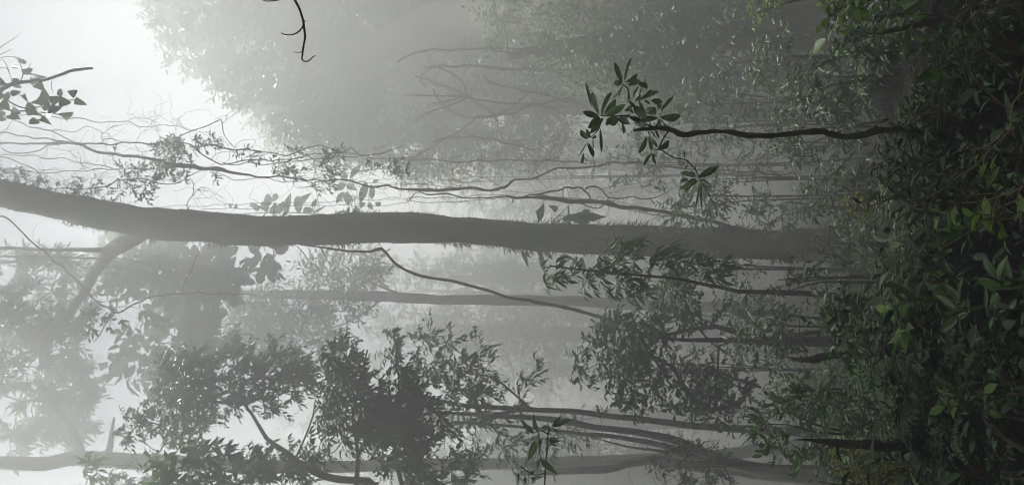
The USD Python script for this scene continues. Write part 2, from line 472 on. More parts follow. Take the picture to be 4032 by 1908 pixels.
def tree(name, label, category, trunks, crown, seed, leaf=0.09, ratio=0.42, tpl=T_OVAL, mat=None, bark=None, n_sub=3, n_leaf=7, spray=0.3, droop=0.25,
         singles=0, group=None, r_tip=0.004, r_max=None, from_frac=0.3, trunk_sides=12, rough=0.12, hi=None, twig_mat=None, arch=0.12, base=None, flat=0.6, step=0.18, gaps=0.36):
    """trunks: lists of (px, py, width px, plane y), the first one the trunk from the ground up. crown: blobs (px, py, Y, rx, ry, rd, n)."""
    rng = np.random.default_rng(seed)
    paths = []
    for k, t in enumerate(trunks):
        if isinstance(t, tuple):
            paths.append(t)
        else:
            paths.append(traced(t, step, jitter=0.006, seed=seed + k))
    for k, (p, r) in enumerate(paths):
        high = np.nonzero(p[:, 2] > 12.0)[0]
        if len(high) and high[0] > 3:
            n = high[0]
            paths[k] = p[:n], r[:n] * np.clip((n - np.arange(n)) / 6, 0.3, 1)
    th = Thing(name, label, category, paths[0][0][0] if base is None else base, group)
    for k, (p, r) in enumerate(paths):
        th.part('trunk' if k == 0 else 'limb', tube(p, r, trunk_sides if k == 0 else 8, rough, seed + k), bark)
    if crown:
        C = np.vstack([blob(*b, rng) for b in crown])
        C = C[C[:, 2] < 12.1]
        dist = np.linalg.norm(C - EYE, axis=1)
        C = C[meshkit.fbm(C * (14.0 / dist)[:, None], 2, seed) > gaps]
        w, O = wood(paths, C, rng, r_tip=r_tip, r_max=r_max or paths[0][1].max() * 0.55, from_frac=from_frac, arch=arch)
        for b in w:
            th.part('branch', b, twig_mat or bark)
        (a, b), fr = sprays(C, O, rng, n_sub, n_leaf, spray, leaf, ratio, droop, flat)
        th.part('twigs', spikes(a, b, 0.0022), twig_mat or bark, kind='stuff')
        add_leaves(th, fr, tpl, mat, singles, hi)
    return th, paths


def px_leaf(b, t, w, Y, dY=0.0, roll=0.0, rng=None, tpl=H_SPOON, bend=0.0):
    """One leaf from its base to its tip in the photograph, on plane Y, the tip dY further away; roll turns it about its axis."""
    B, T = W(b[0], b[1], Y), W(t[0], t[1], Y + dY)
    D = T - B
    L = np.linalg.norm(D)
    to_eye = unit(EYE - B)
    n0 = unit(to_eye - unit(D) * (to_eye @ unit(D)))
    s0 = np.cross(n0, unit(D))
    N = n0 * math.cos(roll) + s0 * math.sin(roll)
    wd = w * M(b[0], b[1], Y) / max(0.35, abs(math.cos(roll)))
    return leaves(B[None], unit(D)[None], N[None], np.array([L]), np.array([wd]), tpl)[0], tpl[1]

# ------------------------------------------------------------------ the large trees
# the mossy tree in the middle: trunk, limb, dense crown of its limb, moss
TRUNK_Y = 8.5
tk = [(3440, 972, 188, 9), (3300, 968, 133.48, 9.09), (3150, 962, 121.26, 9.19), (3024, 960, 119.38, 9.28), (2798, 955, 117.5, 9.43), (2407, 946, 117.5, 9.69), (2016, 923, 109.98, 9.95), (1800, 907, 106.22, 9.85),
      (1540, 893, 123.14, 9.72), (1250, 903, 120.32, 9.58), (1008, 908, 117.5, 9.46), (782, 893, 125.96, 9.35), (548, 873, 121.26, 9.24), (400, 845, 114.68, 9.16), (195, 802, 106.22, 9.06), (0, 757, 109.04, 8.97), (-330, 688, 96.35, 8.81)]
tp_, tr_ = traced(tk, 0.07, jitter=0.004, seed=5)
foot = np.array([tp_[0][0], tp_[0][1], float(ground(tp_[0][0], tp_[0][1])) - 0.15])
tp_, tr_ = np.vstack([foot, tp_]), np.concatenate([[tr_[0] * 1.12], tr_])
limb = [(560, 905, 74.4, 9.36), (500, 950, 65.1, 9.43), (430, 993, 57, 9.49), (383, 1055, 42.2, 9.62), (352, 1110, 37.2, 9.75), (313, 1180, 29.8, 9.88), (240, 1260, 22.3, 10.01), (150, 1330, 17.4, 10.14)]
stem1 = [(480, 965, 24.8, 9.43), (400, 985, 21.1, 9.43), (300, 985, 16.1, 9.43), (190, 984, 13.6, 9.43), (0, 978, 13.6, 9.43), (-300, 985, 12.4, 9.43)]
stem2 = [(440, 1000, 12.4, 9.49), (390, 1015, 7.4, 9.49), (200, 1010, 6.8, 9.49), (0, 1007, 6.2, 9.49), (-250, 1010, 5.6, 9.49)]
mossy, mp = tree('mossy_tree', 'tall mossy tree whose thick trunk runs the full height of the middle of the picture', 'tree', [(tp_, tr_), limb, stem1, stem2],
     [(90, 1180, 10.4, 150, 190, 1.3, 120), (60, 1390, 10.66, 140, 140, 1.3, 110), (-250, 1200, 10.4, 200, 320, 1.56, 60), (-330, 680, 9.3, 120, 300, 1.3, 40)], 11,
     leaf=0.130, ratio=0.36, tpl=T_POINT, mat=LEAF_DARK, bark=BARK_MOSSY, n_sub=4, n_leaf=8, spray=0.27, singles=220, trunk_sides=48, rough=0.16, from_frac=0.75, step=0.1)
# shaggy moss on the trunk and limb: short hanging tufts
rng = np.random.default_rng(3)
mv = []
for (p, r), n, ln in ((mp[0], 24000, 0.034), (mp[1], 3000, 0.03)):
    k = rng.integers(2, len(p) - 2, n)
    t = unit(np.gradient(p, axis=0))[k]
    a = unit(np.cross(t, rng.normal(size=(n, 3))))
    c = p[k] + t * rng.uniform(-0.06, 0.06, (n, 1))
    clump = meshkit.fbm(c * 4 + a * 1.5, 3, 4)
    keep = clump > rng.uniform(0.36, 0.62, n)
    k, a, c, t, clump = k[keep], a[keep], c[keep], t[keep], clump[keep]
    P = c + a * (r[k] * 0.96)[:, None]
    L = ln * rng.uniform(0.4, 1.4, len(P)) * (0.5 + clump)
    D = unit(a + rng.normal(size=P.shape) * 0.8 + np.array([0, 0, -0.6]))
    mv.append(merge(leaves(P, D, rng.normal(size=P.shape), L, L * 0.22, T_FAR), T_FAR[1]))
p, r = mp[0]
k = rng.integers(2, len(p) - 2, 9000)
t = unit(np.gradient(p, axis=0))[k]
a = unit(np.cross(t, rng.normal(size=(9000, 3))))
c = p[k] + t * rng.uniform(-0.06, 0.06, (9000, 1))
keep = meshkit.fbm(c * 2.2 + a * 1.2, 2, 14) > 0.60
P = (c + a * (r[k] * 0.95)[:, None])[keep]
L = rng.uniform(0.05, 0.13, len(P))
mv.append(merge(leaves(P, unit(a[keep] + rng.normal(size=P.shape) * 0.7 + np.array([0, 0, -0.9])), rng.normal(size=P.shape), L, L * 0.16, T_FAR), T_FAR[1]))
mossy.part('moss', join(mv), MOSS, True, parent=mossy.path + '/trunk', kind='stuff')

# the second mossy trunk, low on the left of the upright view
t2 = [(3350, 1740, 53.57, 13.23), (3000, 1770, 49.97, 13.09), (2790, 1795, 44.64, 12.95), (2400, 1812, 42.84, 12.68), (2000, 1822, 41.98, 12.4), (1500, 1830, 42.84, 11.99), (1000, 1832, 46.44, 11.02), (700, 1822, 62.46, 10.64), (470, 1812, 62.46, 10.35), (300, 1803, 55.8, 10.13), (150, 1825, 53.55, 9.94), (0, 1820, 49.14, 9.75), (-300, 1830, 44.64, 9.37)]
p2, r2 = traced(t2, 0.08, jitter=0.004, seed=8)
f2 = np.array([p2[0][0], p2[0][1], float(ground(p2[0][0], p2[0][1])) - 0.1])
p2, r2 = np.vstack([f2, p2]), np.concatenate([[r2[0]], r2])
second, sp2 = tree('mossy_tree', 'second, thinner mossy tree at the bottom edge, its trunk half hidden behind the leafy boughs', 'tree',
     [(p2, r2), [(330, 1802, 42, 10.4), (280, 1700, 33.6, 10.4), (220, 1600, 25.2, 10.53), (150, 1500, 18.2, 10.66)], [(420, 1800, 30.8, 10.4), (435, 1740, 23.8, 10.53), (438, 1690, 14, 10.5), (442, 1640, 8, 10.5)]],
     [(90, 1560, 10.92, 200, 160, 1.17, 198), (160, 1700, 11.18, 110, 100, 1.04, 60), (-200, 1650, 10.66, 180, 300, 1.43, 60)], 12,
     leaf=0.130, ratio=0.34, tpl=T_POINT, mat=LEAF_DARK, bark=BARK_MOSSY, n_sub=4, n_leaf=8, spray=0.26, singles=200, trunk_sides=24, rough=0.10, from_frac=0.7)
k = rng.integers(2, len(p2) - 2, 5000)
t = unit(np.gradient(p2, axis=0))[k]
a = unit(np.cross(t, rng.normal(size=(5000, 3))))
P = p2[k] + t * rng.uniform(-0.05, 0.05, (5000, 1)) + a * (r2[k] * 0.95)[:, None]
L = 0.034 * rng.uniform(0.4, 1.4, 5000)
second.part('moss', merge(leaves(P, unit(a + rng.normal(size=P.shape) * 0.5 + np.array([0, 0, -0.3])), rng.normal(size=P.shape), L, L * 0.25, T_FAR), T_FAR[1]), MOSS, True, parent=second.path + '/trunk', kind='stuff')


def rooted(pts, seed=0, step=0.12, jitter=0.006):
    """A traced trunk continued from its lowest traced point down into the ground."""
    p, r = traced(pts, step, jitter=jitter, seed=seed)
    d = unit(p[0] - p[min(4, len(p) - 1)])
    d = unit(d * 0.5 + np.array([0, 0, -1.0]))
    h = (p[0][2] - float(ground(p[0][0], p[0][1])) + 0.12)
    if h > 0.05:
        q = p[0] + d * (h / -d[2])
        s = np.linspace(0, 1, max(2, int(h / step)))[:-1, None]
        p = np.vstack([q + (p[0] - q) * s, p])
        r = np.concatenate([r[0] * (1.25 - 0.25 * s[:, 0]), r])
    return p, r


# the big leaning tree on the right of the upright view, dense crown across the top of the picture
big = rooted([(2700, 30, 250, 10.6), (2300, 20, 225, 11.4), (2000, 45, 200, 12.3), (1700, 105, 165, 13.4), (1500, 185, 120, 14.0), (1350, 265, 70, 14.3), (1220, 345, 36, 14.16), (1110, 430, 16, 14.1), (1030, 490, 6, 14.04)], 3)
tree('leaning_tree', 'great leaning tree whose dense foggy crown fills the top edge beside the sky', 'tree',
     [big, [(1500, 190, 110, 14.4), (1250, 120, 80, 14.64), (1000, 80, 50, 14.88), (800, 30, 30, 15)], [(1750, 95, 110, 14.76), (1600, -60, 80, 15.36), (1300, -150, 50, 15.6)]],
     [(1000, 130, 14.88, 330, 190, 1.92, 300), (1240, 330, 14.28, 210, 190, 1.44, 240), (1330, 500, 14.04, 180, 120, 1.2, 120), (800, 40, 15.12, 200, 90, 1.44, 90),
      (1400, 80, 15.12, 250, 170, 1.92, 220), (1030, 340, 14.4, 110, 110, 1.08, 50), (1750, 60, 15.36, 260, 130, 1.92, 130), (1000, -250, 15.12, 400, 250, 2.16, 160)], 21,
     leaf=0.138, ratio=0.44, tpl=T_OVAL, mat=LEAF_DARK, bark=BARK_GREY, n_sub=4, n_leaf=8, spray=0.432, singles=300, from_frac=0.45, trunk_sides=18, gaps=0.24)
# a pale crown further back behind its edge
tree('pale_tree', 'faint pale tree almost lost in fog just outside the edge of the great leaning crown', 'tree',
     [rooted([(2500, 420, 60, 16.5), (1800, 330, 50, 16.5), (1200, 260, 34, 16.5), (950, 240, 20, 16.5)], 4)],
     [(980, 270, 16.5, 140, 90, 1.6, 90), (1130, 480, 16.5, 90, 90, 1.4, 60), (1250, 560, 16.5, 120, 70, 1.4, 50)], 22,
     leaf=0.10, ratio=0.5, tpl=T_FAR, mat=LEAF_FAR, bark=BARK_GREY, n_sub=4, n_leaf=7, spray=0.34)

# ------------------------------------------------------------------ lower left of the upright view: leafy trees reaching in from the side
# a tree that stands just outside the frame and reaches in with three leafy boughs
side = rooted([(2700, 2150, 130, 8.69), (2200, 2120, 120, 8.69), (1800, 2080, 110, 8.56), (1300, 2060, 100, 8.56), (800, 2060, 80, 8.56), (300, 2050, 60, 8.56)], 6)
tree('leafy_tree', 'dark leafy tree reaching in from the lower edge with two dense pointed-leaved boughs', 'tree',
     [side,
      [(1520, 2070, 44, 8.56), (1440, 1893, 30, 8.42), (1320, 1885, 28, 8.42), (1240, 1853, 30, 8.42), (1180, 1822, 24, 8.42), (1110, 1772, 20, 8.42), (1050, 1725, 16, 8.56), (1000, 1640, 12, 8.56), (900, 1540, 9, 8.56)],
      [(1180, 1822, 12, 8.42), (1120, 1856, 9, 8.42), (1000, 1866, 8, 8.42), (870, 1850, 7, 8.42)],
      [(1172, 1808, 9, 8.42), (1190, 1760, 8, 8.42), (1211, 1700, 7, 8.42), (1235, 1620, 6, 8.42), (1240, 1570, 5, 8.42)],
      [(1640, 2080, 50, 8.69), (1420, 1960, 30, 8.28), (1407, 1880, 20, 8), (1415, 1750, 15, 8), (1392, 1660, 12, 8), (1420, 1500, 9, 8), (1440, 1380, 6, 8)],
      [(1660, 2080, 30, 8.69), (1600, 1960, 20, 8.14), (1560, 1820, 16, 8), (1540, 1650, 12, 8), (1530, 1500, 8, 8)]],
     [(920, 1480, 8.69, 255.2, 132, 0.97, 120), (740, 1560, 8.69, 158.4, 140.8, 0.83, 80), (680, 1640, 8.83, 114.4, 132, 0.83, 46), (800, 1450, 8.69, 140.8, 88, 0.83, 46), (1120, 1520, 8.69, 105.6, 79.2, 0.69, 34),
      (1440, 1390, 8, 123.2, 105.6, 0.62, 86), (1460, 1560, 8, 167.2, 132, 0.69, 138), (1520, 1740, 8, 167.2, 132, 0.69, 97), (1380, 1700, 8, 114.4, 96.8, 0.69, 46), (1640, 1680, 8, 105.6, 96.8, 0.55, 46),
      (1050, 1830, 8.56, 150, 60, 0.6, 40), (1720, 1850, 8.2, 140, 70, 0.6, 34), (1250, 1880, 8.4, 120, 50, 0.5, 26), (500, 2000, 8.69, 264, 132, 1.1, 69), (1100, 2150, 8.69, 528, 105.6, 1.24, 69)], 31,
     leaf=0.078, ratio=0.42, tpl=T_POINT, hi=H_POINT, mat=LEAF_DARK, bark=BARK_GREY, n_sub=3, n_leaf=8, spray=0.20, singles=300, r_tip=0.0032, from_frac=0.2, r_max=0.02, droop=0.45, gaps=0.37)
# yellow-green young leaves low at the edge, over the dark boughs
tree('young_tree', 'slim young tree with yellowish fresh leaves at the bottom edge, below the dark boughs', 'tree',
     [rooted([(1700, 1990, 26, 7.84), (1200, 1960, 20, 7.84), (900, 1900, 14, 7.84), (760, 1850, 8, 7.84)], 7)],
     [(790, 1800, 7.84, 80, 60, 0.42, 16), (720, 1850, 7.84, 90, 60, 0.42, 20), (280, 1880, 8.12, 140, 40, 0.56, 30), (900, 1880, 7.84, 100, 40, 0.42, 12)], 32,
     leaf=0.13, ratio=0.4, tpl=T_POINT, hi=H_POINT, mat=LEAF_MID, bark=GREEN_STEM, n_sub=2, n_leaf=6, spray=0.2, singles=150, r_tip=0.002, from_frac=0.3, droop=0.4)
# thinner tree to the right of those boughs
tree('slender_tree', 'slender tree with thin grey stem and loose small leaves right of the dark leafy boughs', 'tree',
     [rooted([(2955, 1682, 30, 10.12), (2800, 1682, 28, 10.12), (2642, 1662, 26, 10.12), (2485, 1645, 24, 10.12), (2330, 1627, 22, 10), (2170, 1616, 20, 10), (2016, 1608, 20, 9.88), (1880, 1600, 18, 9.88), (1750, 1580, 15, 9.88), (1600, 1520, 8, 9.88)], 8),
      [(2100, 1612, 10, 9.88), (1990, 1520, 8, 9.88), (1935, 1480, 7, 9.88), (1860, 1470, 6, 9.88), (1760, 1420, 4, 9.88)],
      [(2050, 1610, 10, 9.88), (1900, 1640, 8, 9.88), (1760, 1680, 6, 9.88)]],
     [(1680, 1400, 9.88, 120, 90, 0.45, 27), (1740, 1330, 9.88, 70, 60, 0.34, 9), (1860, 1390, 9.88, 60, 70, 0.34, 10), (1700, 1520, 10, 170, 110, 0.56, 54), (1860, 1500, 9.88, 130, 100, 0.45, 25),
      (1960, 1560, 10, 150, 110, 0.56, 36), (1900, 1690, 10, 140, 80, 0.45, 30), (2010, 1390, 9.88, 40, 70, 0.34, 7), (2050, 1790, 10, 150, 80, 0.45, 30), (2250, 1700, 10, 90, 60, 0.4, 12), (2050, 1480, 10, 80, 90, 0.45, 14)], 33,
     leaf=0.095, ratio=0.38, tpl=T_POINT, mat=LEAF_DARK, bark=BARK_GREY, n_sub=2, n_leaf=6, spray=0.190, singles=250, r_tip=0.0022, r_max=0.015, droop=0.35, arch=0.2)
# thin straight trunk behind, between the mossy trunk and the leafy boughs
tree('straight_tree', 'thin straight pale trunk standing in the fog just left of the thick mossy one', 'tree',
     [rooted([(3130, 1213, 42, 16.25), (2660, 1205, 42, 16.25), (2190, 1184, 42, 16.12), (2016, 1181, 42, 16.12), (1712, 1177, 38, 15.86), (1556, 1169, 42, 15.86), (1320, 1161, 40, 15.6), (1008, 1158, 34, 15.6), (800, 1165, 30, 15.6), (640, 1168, 22, 15.6), (400, 1180, 14, 15.6)], 9),
      [(1650, 1176, 12, 15.86), (1480, 1120, 9, 15.73), (1350, 1040, 6, 15.6)], [(1500, 1172, 10, 15.86), (1420, 1240, 8, 15.73), (1300, 1290, 5, 15.6)]],
     [(1360, 1050, 15.6, 140, 60, 1.04, 60), (1450, 1110, 15.6, 100, 60, 1.04, 26), (1320, 1210, 15.86, 150, 60, 1.04, 40), (1130, 1200, 15.6, 160, 90, 1.3, 70), (950, 1250, 15.6, 160, 90, 1.3, 60), (1150, 1340, 16.12, 180, 90, 1.3, 80), (980, 1330, 16.12, 120, 80, 1.3, 40)], 34,
     leaf=0.137, ratio=0.34, tpl=T_OVAL, mat=LEAF_DARK, bark=BARK_GREY, n_sub=3, n_leaf=6, spray=0.442, singles=150, r_tip=0.0035, r_max=0.03)
# large round leaves in the fog behind the mossy trunk and its limb
tree('broadleaf_tree', 'pale broad-leaved tree in thick fog behind the limb of the mossy tree', 'tree',
     [rooted([(3000, 965, 40, 12.6), (2400, 945, 40, 12.6), (1900, 930, 38, 12.6), (1400, 915, 36, 12.5), (1000, 930, 32, 12.5), (780, 1010, 24, 12.5), (620, 1140, 14, 12.5)], 10)],
     [(640, 1060, 12.6, 153.9, 102, 1.01, 32), (780, 1090, 12.6, 121.5, 93.5, 0.84, 22), (690, 1250, 12.6, 137.7, 110.5, 1.01, 22), (590, 1400, 12.6, 72.9, 110.5, 0.84, 10), (750, 1420, 12.6, 129.6, 110.5, 1.01, 17), (1050, 990, 12.18, 56.7, 51, 0.5, 5), (470, 960, 12.6, 48.6, 59.5, 0.5, 6)], 35,
     leaf=0.24, ratio=0.62, tpl=T_ROUND, mat=LEAF_FAR, bark=BARK_GREY, n_sub=3, n_leaf=5, spray=0.42, singles=200, r_tip=0.005, arch=0.1, gaps=0.42)

# ------------------------------------------------------------------ trees and trunks lost in the fog behind
far = [  # name
    ('fog_tree', 'misty tree whose soft foliage closes the gap just under the leaning trunk', [(2800, 300, 70, 18), (2300, 300, 60, 18), (1900, 310, 46, 18), (1600, 330, 30, 18), (1450, 350, 16, 18)],
     [(1560, 320, 18, 190, 120, 1.3, 130), (1800, 300, 18, 200, 120, 1.3, 130), (1480, 470, 18, 150, 90, 1.2, 70), (1700, 470, 18, 190, 100, 1.3, 90), (2000, 420, 18, 180, 130, 1.3, 90), (1950, 180, 17.5, 200, 110, 1.3, 80)], 0.16, 48),
    # name, label, trunk, crown, leaf length, seed
    ('fog_tree', 'grey many-branched tree right behind the twiggy gap under the leaning trunk', [(2600, 430, 80, 14.04), (2200, 420, 60, 14.04), (1900, 430, 44, 14.04), (1700, 460, 30, 14.04), (1550, 520, 20, 14.04)],
     [(1620, 590, 14.04, 200, 90, 1.2, 88), (1780, 520, 14.04, 120, 80, 1.2, 28), (1960, 600, 14.04, 140, 60, 1.2, 33), (1880, 350, 14.23, 130, 80, 1.2, 28), (2130, 520, 14.04, 110, 120, 1.2, 44), (2150, 330, 14.04, 130, 90, 1.2, 44)], 0.112, 41),
    ('fog_tree', 'hazy tree with low dark crown at the top edge right of the leaning trunk', [(3000, 150, 104, 10.17), (2500, 160, 88, 10.17), (2200, 190, 64, 10.17), (2000, 220, 32, 10.17)],
     [(2450, 260, 10.17, 190, 130, 1.2, 88), (2250, 160, 10.17, 160, 120, 1.2, 63), (2600, 120, 10.1, 200, 140, 1.2, 88), (2700, 330, 10.1, 160, 120, 1.2, 63), (2050, 140, 10.55, 120, 130, 1.2, 37), (2850, 200, 9.8, 160, 160, 1.2, 75)], 0.078, 42),
    ('fog_tree', 'dim fog-grey tree low in the gap between the sapling and the lianas', [(2950, 640, 60, 20.4), (2500, 650, 50, 20.4), (2200, 640, 36, 20.4), (1950, 650, 20, 20.4)],
     [(2000, 660, 20.4, 160, 60, 1.2, 40), (2350, 700, 20.4, 240, 90, 1.44, 50), (2650, 620, 20.4, 180, 120, 1.44, 60), (1750, 700, 20.4, 110, 60, 1.2, 20), (2150, 800, 21.6, 200, 60, 1.44, 40)], 0.180, 43),
    ('fog_tree', 'soft grey tree seen between the mossy trunk and the thin straight one', [(3000, 1080, 70, 22.8), (2400, 1080, 56, 22.8), (2000, 1090, 40, 22.8), (1750, 1100, 24, 22.8)],
     [(2130, 1080, 22.8, 170, 60, 1.44, 40), (1850, 1090, 22.8, 180, 70, 1.44, 40), (2330, 1130, 22.8, 160, 80, 1.44, 40), (1620, 1080, 22.8, 130, 60, 1.44, 24)], 0.192, 44),
    ('fog_tree', 'pale grey tree behind the gap below the thin straight trunk', [(3000, 1330, 80, 24), (2400, 1320, 64, 24), (1900, 1300, 48, 24), (1600, 1290, 30, 24)],
     [(1900, 1290, 24, 220, 90, 1.68, 60), (1640, 1260, 24, 150, 90, 1.68, 40), (2150, 1260, 24, 160, 90, 1.68, 40), (2050, 1400, 24, 200, 110, 1.68, 50), (1600, 1420, 25.2, 200, 120, 1.68, 50)], 0.204, 45),
    ('fog_tree', 'washed-out tree glimpsed through holes in the dark leafy boughs at the bottom', [(2900, 1640, 90, 20.4), (2200, 1650, 76, 20.4), (1700, 1650, 60, 20.4), (1200, 1650, 40, 20.4), (900, 1660, 24, 20.4)],
     [(1180, 1700, 20.4, 240, 140, 1.68, 80), (1100, 1850, 20.4, 220, 110, 1.68, 60), (1500, 1820, 20.4, 240, 120, 1.68, 70), (1950, 1780, 20.4, 220, 120, 1.68, 60), (800, 1760, 20.4, 160, 150, 1.68, 36)], 0.192, 46),
    ('fog_tree', 'faint tree at the bottom edge behind the bundle of leaning stems', [(3000, 1860, 90, 18), (2500, 1870, 80, 18), (2100, 1880, 60, 18), (1800, 1880, 40, 18)],
     [(2100, 1740, 18, 200, 80, 1.44, 50), (2350, 1800, 18, 200, 120, 1.44, 60), (2000, 1890, 18, 250, 90, 1.44, 60), (2600, 1850, 18, 220, 120, 1.44, 60)], 0.168, 47),
]
for name, label, tr, cr, lf, sd in far:
    tree(name, label, 'tree', [rooted(tr, sd)], cr, sd, leaf=lf, ratio=0.42, tpl=T_FAR, mat=LEAF_FAR, bark=BARK_GREY, n_sub=4, n_leaf=7, spray=0.5, r_tip=0.004, arch=0.15, gaps=0.22)
rng = np.random.default_rng(50)
# tall slender trunks in the distance, each with its own crown
spots = [(-14, 27), (-9.5, 25), (-5.5, 28), (-2.2, 25), (0.6, 28), (3.2, 25), (6.0, 28), (9.5, 26), (13, 28), (-11, 34), (-6, 36), (-1, 34), (4, 35), (9, 36), (15, 35), (-16, 42), (-3, 44), (7, 44), (18, 43), (-9, 50), (2, 52), (12, 52)]
for n, (x, y) in enumerate(spots):
    x, y = x + rng.uniform(-1, 1), y + rng.uniform(-1, 1)
    z0 = float(ground(x, y))
    h = rng.uniform(7.5, 10.0) * (1.2 if abs(x) < 8 and y < 40 else 1.0)
    p = curve([[x, y, z0 - 0.1], [x + rng.uniform(-.3, .3), y, z0 + h * 0.5], [x + rng.uniform(-.6, .6), y, z0 + h]], step=0.4)
    r = np.linspace(0.20, 0.05, len(p))
    lab = 'distant tree trunk and crown fading into the fog behind everything else'
    th = Thing('distant_tree', lab, 'tree', p[0], 'distant trees fading into the fog')
    th.part('trunk', tube(p, r, 7, 0.1, n), BARK_GREY)
    c = p[-1] * np.array([1, 1, 0]) + np.array([0, 0, 1.0]) * rng.uniform(z0 + 0.8, z0 + h + 0.4, 80)[:, None] + rng.normal(size=(80, 3)) * np.array([1.5, 1.2, 0.2])
    w, O = wood([(p, r)], c, rng, r_tip=0.008, from_frac=0.1, sides=4)
    th.part('branches', join(w), BARK_GREY, kind='stuff')
    (a, b), fr = sprays(c, O, rng, 4, 9, 0.75, 0.26, 0.5, 0.3)
    th.part('crown', merge(leaves(*fr, T_FAR), T_FAR[1]), LEAF_FAR, kind='stuff')


# ------------------------------------------------------------------ the trees under which the photographer stands
rng = np.random.default_rng(55)
for n, (x, y, h, lab, blobs_) in enumerate((
        (-3.4, 1.0, 10.0, 'tree to the left of the viewpoint whose crown roofs the foreground', [(-2.4, 1.5, 8.6, 2.2, 1.8, 1.0, 200), (-4.2, 3.5, 6.8, 1.4, 1.6, 1.8, 140)]),
        (3.6, 0.4, 10.0, 'tree to the right of the viewpoint whose crown roofs the foreground', [(2.4, 1.2, 8.8, 2.2, 1.8, 1.0, 200), (4.3, 3.2, 6.6, 1.4, 1.6, 1.8, 140)]),
        (0.6, -3.6, 10.5, 'tree behind the viewpoint whose crown roofs the path', [(0.2, -1.8, 8.6, 2.4, 2.0, 1.2, 200), (0.0, 1.6, 9.6, 2.4, 1.8, 0.9, 220), (0.0, 4.3, 9.7, 3.2, 1.9, 0.8, 340), (0.0, 5.9, 10.4, 3.4, 1.4, 0.6, 240)]),
        (-5.4, 6.6, 9.5, 'tree left of the view, its crown outside the picture', [(-4.9, 6.2, 6.6, 1.3, 1.8, 2.4, 110)]),
        (5.6, 6.4, 9.5, 'tree right of the view, its crown outside the picture', [(5.0, 6.2, 6.6, 1.3, 1.8, 2.4, 110)]))):
    z0 = float(ground(x, y))
    p = curve([[x, y, z0 - 0.1], [x * 0.97, y * 0.97, z0 + h * 0.45], [x * 0.85, y * 0.85, z0 + h * 0.85]], step=0.3)
    c = np.vstack([np.array(b[:3]) + unit(rng.normal(size=(b[6], 3))) * (rng.random((b[6], 1)) ** 0.4) * np.array(b[3:6]) for b in blobs_])
    th = Thing('canopy_tree', lab, 'tree', p[0])
    th.part('trunk', tube(p, np.linspace(0.22, 0.08, len(p)), 10, 0.1, n), BARK_GREY)
    w, O = wood([(p, np.linspace(0.22, 0.08, len(p)))], c, rng, r_tip=0.006, from_frac=0.35, sides=4)
    th.part('branches', join(w), BARK_GREY, kind='stuff')
    _, fr = sprays(c, O, rng, 4, 8, 0.6, 0.26, 0.45, 0.3)
    th.part('crown', merge(leaves(*fr, T_FAR), T_FAR[1]), LEAF_DARK, kind='stuff')

# ------------------------------------------------------------------ lianas
def window(ox, oy, k):
    """Traced on an enlarged piece of the photograph: its corner and magnification."""
    return lambda *pts: [(ox + q[0] / k, oy + q[1] / k, *([q[2] / k] if len(q) > 2 else []), *q[3:]) for q in pts]


A1, A2, A3, A4 = window(2250, 200, 1.905), window(0, 420, 2.77), window(800, 420, 2.54), window(1600, 600, 1.9815)
A5, A6, A7 = window(3300, 0, 1.742), window(3300, 600, 1.742), window(3000, 1200, 1.722)
R1, R2, R3, R4 = (window(1008 * i, 0, 1.278) for i in range(4))
R5, R6, R7, R8 = (window(1008 * i, 954, 1.278) for i in range(4))


def widths(pts, w):
    """(x, y) points of one width, or (x, y, w) as they are."""
    return [q if len(q) > 2 else (*q, w) for q in pts]


def liana(label, strands, Y, seed, clumps=(), leaf=0.065, mat=None, n_leaf=4, group=None, name='liana', spray=0.10, category='liana', bark=None, singles=300, ratio=0.42, knots=0.5, wisps=15):
    """strands: traced paths (the first is the stem); clumps: (px, py, rx, ry, n) of small leaves growing from them."""
    paths = [traced(st, 0.05, Y, jitter=0.010 if k == 0 else 0.006, seed=seed * 20 + k, knots=knots) for k, st in enumerate(strands)]
    th = Thing(name, label, category, paths[0][0][-1], group)
    for k, (p, r) in enumerate(paths):
        th.part('stem' if k == 0 else 'shoot', tube(p, np.maximum(r * 0.82, 0.0022), 7 if r.max() > 0.012 else 5, 0.18 if r.max() > 0.012 else 0.0, seed + k), bark or BARK_VINE)
    rng = np.random.default_rng(seed)
    if wisps:                                     # fine rootlets that leave the stem and wander off
        ws = []
        for _ in range(wisps):
            p, r = paths[rng.integers(len(paths))]
            k = rng.integers(1, len(p) - 1)
            d = unit(unit(p[k] - p[k - 1]) * rng.choice([-1, 1]) + 0.9 * rng.normal(size=3) * np.array([1, 0.4, 1]))
            n = rng.integers(6, 16)
            q = [p[k]]
            for _i in range(n):
                d = unit(d + 0.38 * rng.normal(size=3) + np.array([0, 0, -0.06]))
                q.append(q[-1] + d * 0.055)
            ws.append(tube(np.array(q), np.linspace(0.0028, 0.0011, n + 1), 4))
        for w_ in ws:
            th.part('rootlet', w_, bark or BARK_VINE)
    if clumps:
        C = np.vstack([blob(c[0], c[1], Y, c[2], c[3], 0.18, max(3, int(c[4] * 0.6)), rng) for c in clumps])
        w, O = wood(paths, C, rng, r_tip=0.0017, r_max=0.006, from_frac=0.0, arch=-0.05, sides=4)
        for b in w:
            th.part('tendril', b, bark or BARK_VINE)
        (a, b), fr = sprays(C, O, rng, 2, n_leaf, spray, leaf, ratio, 0.45, 0.5, 1.1)
        th.part('twigs', spikes(a, b, 0.0014), bark or BARK_VINE, kind='stuff')
        add_leaves(th, fr, T_POINT, mat or LEAF_DARK, singles)
    return th


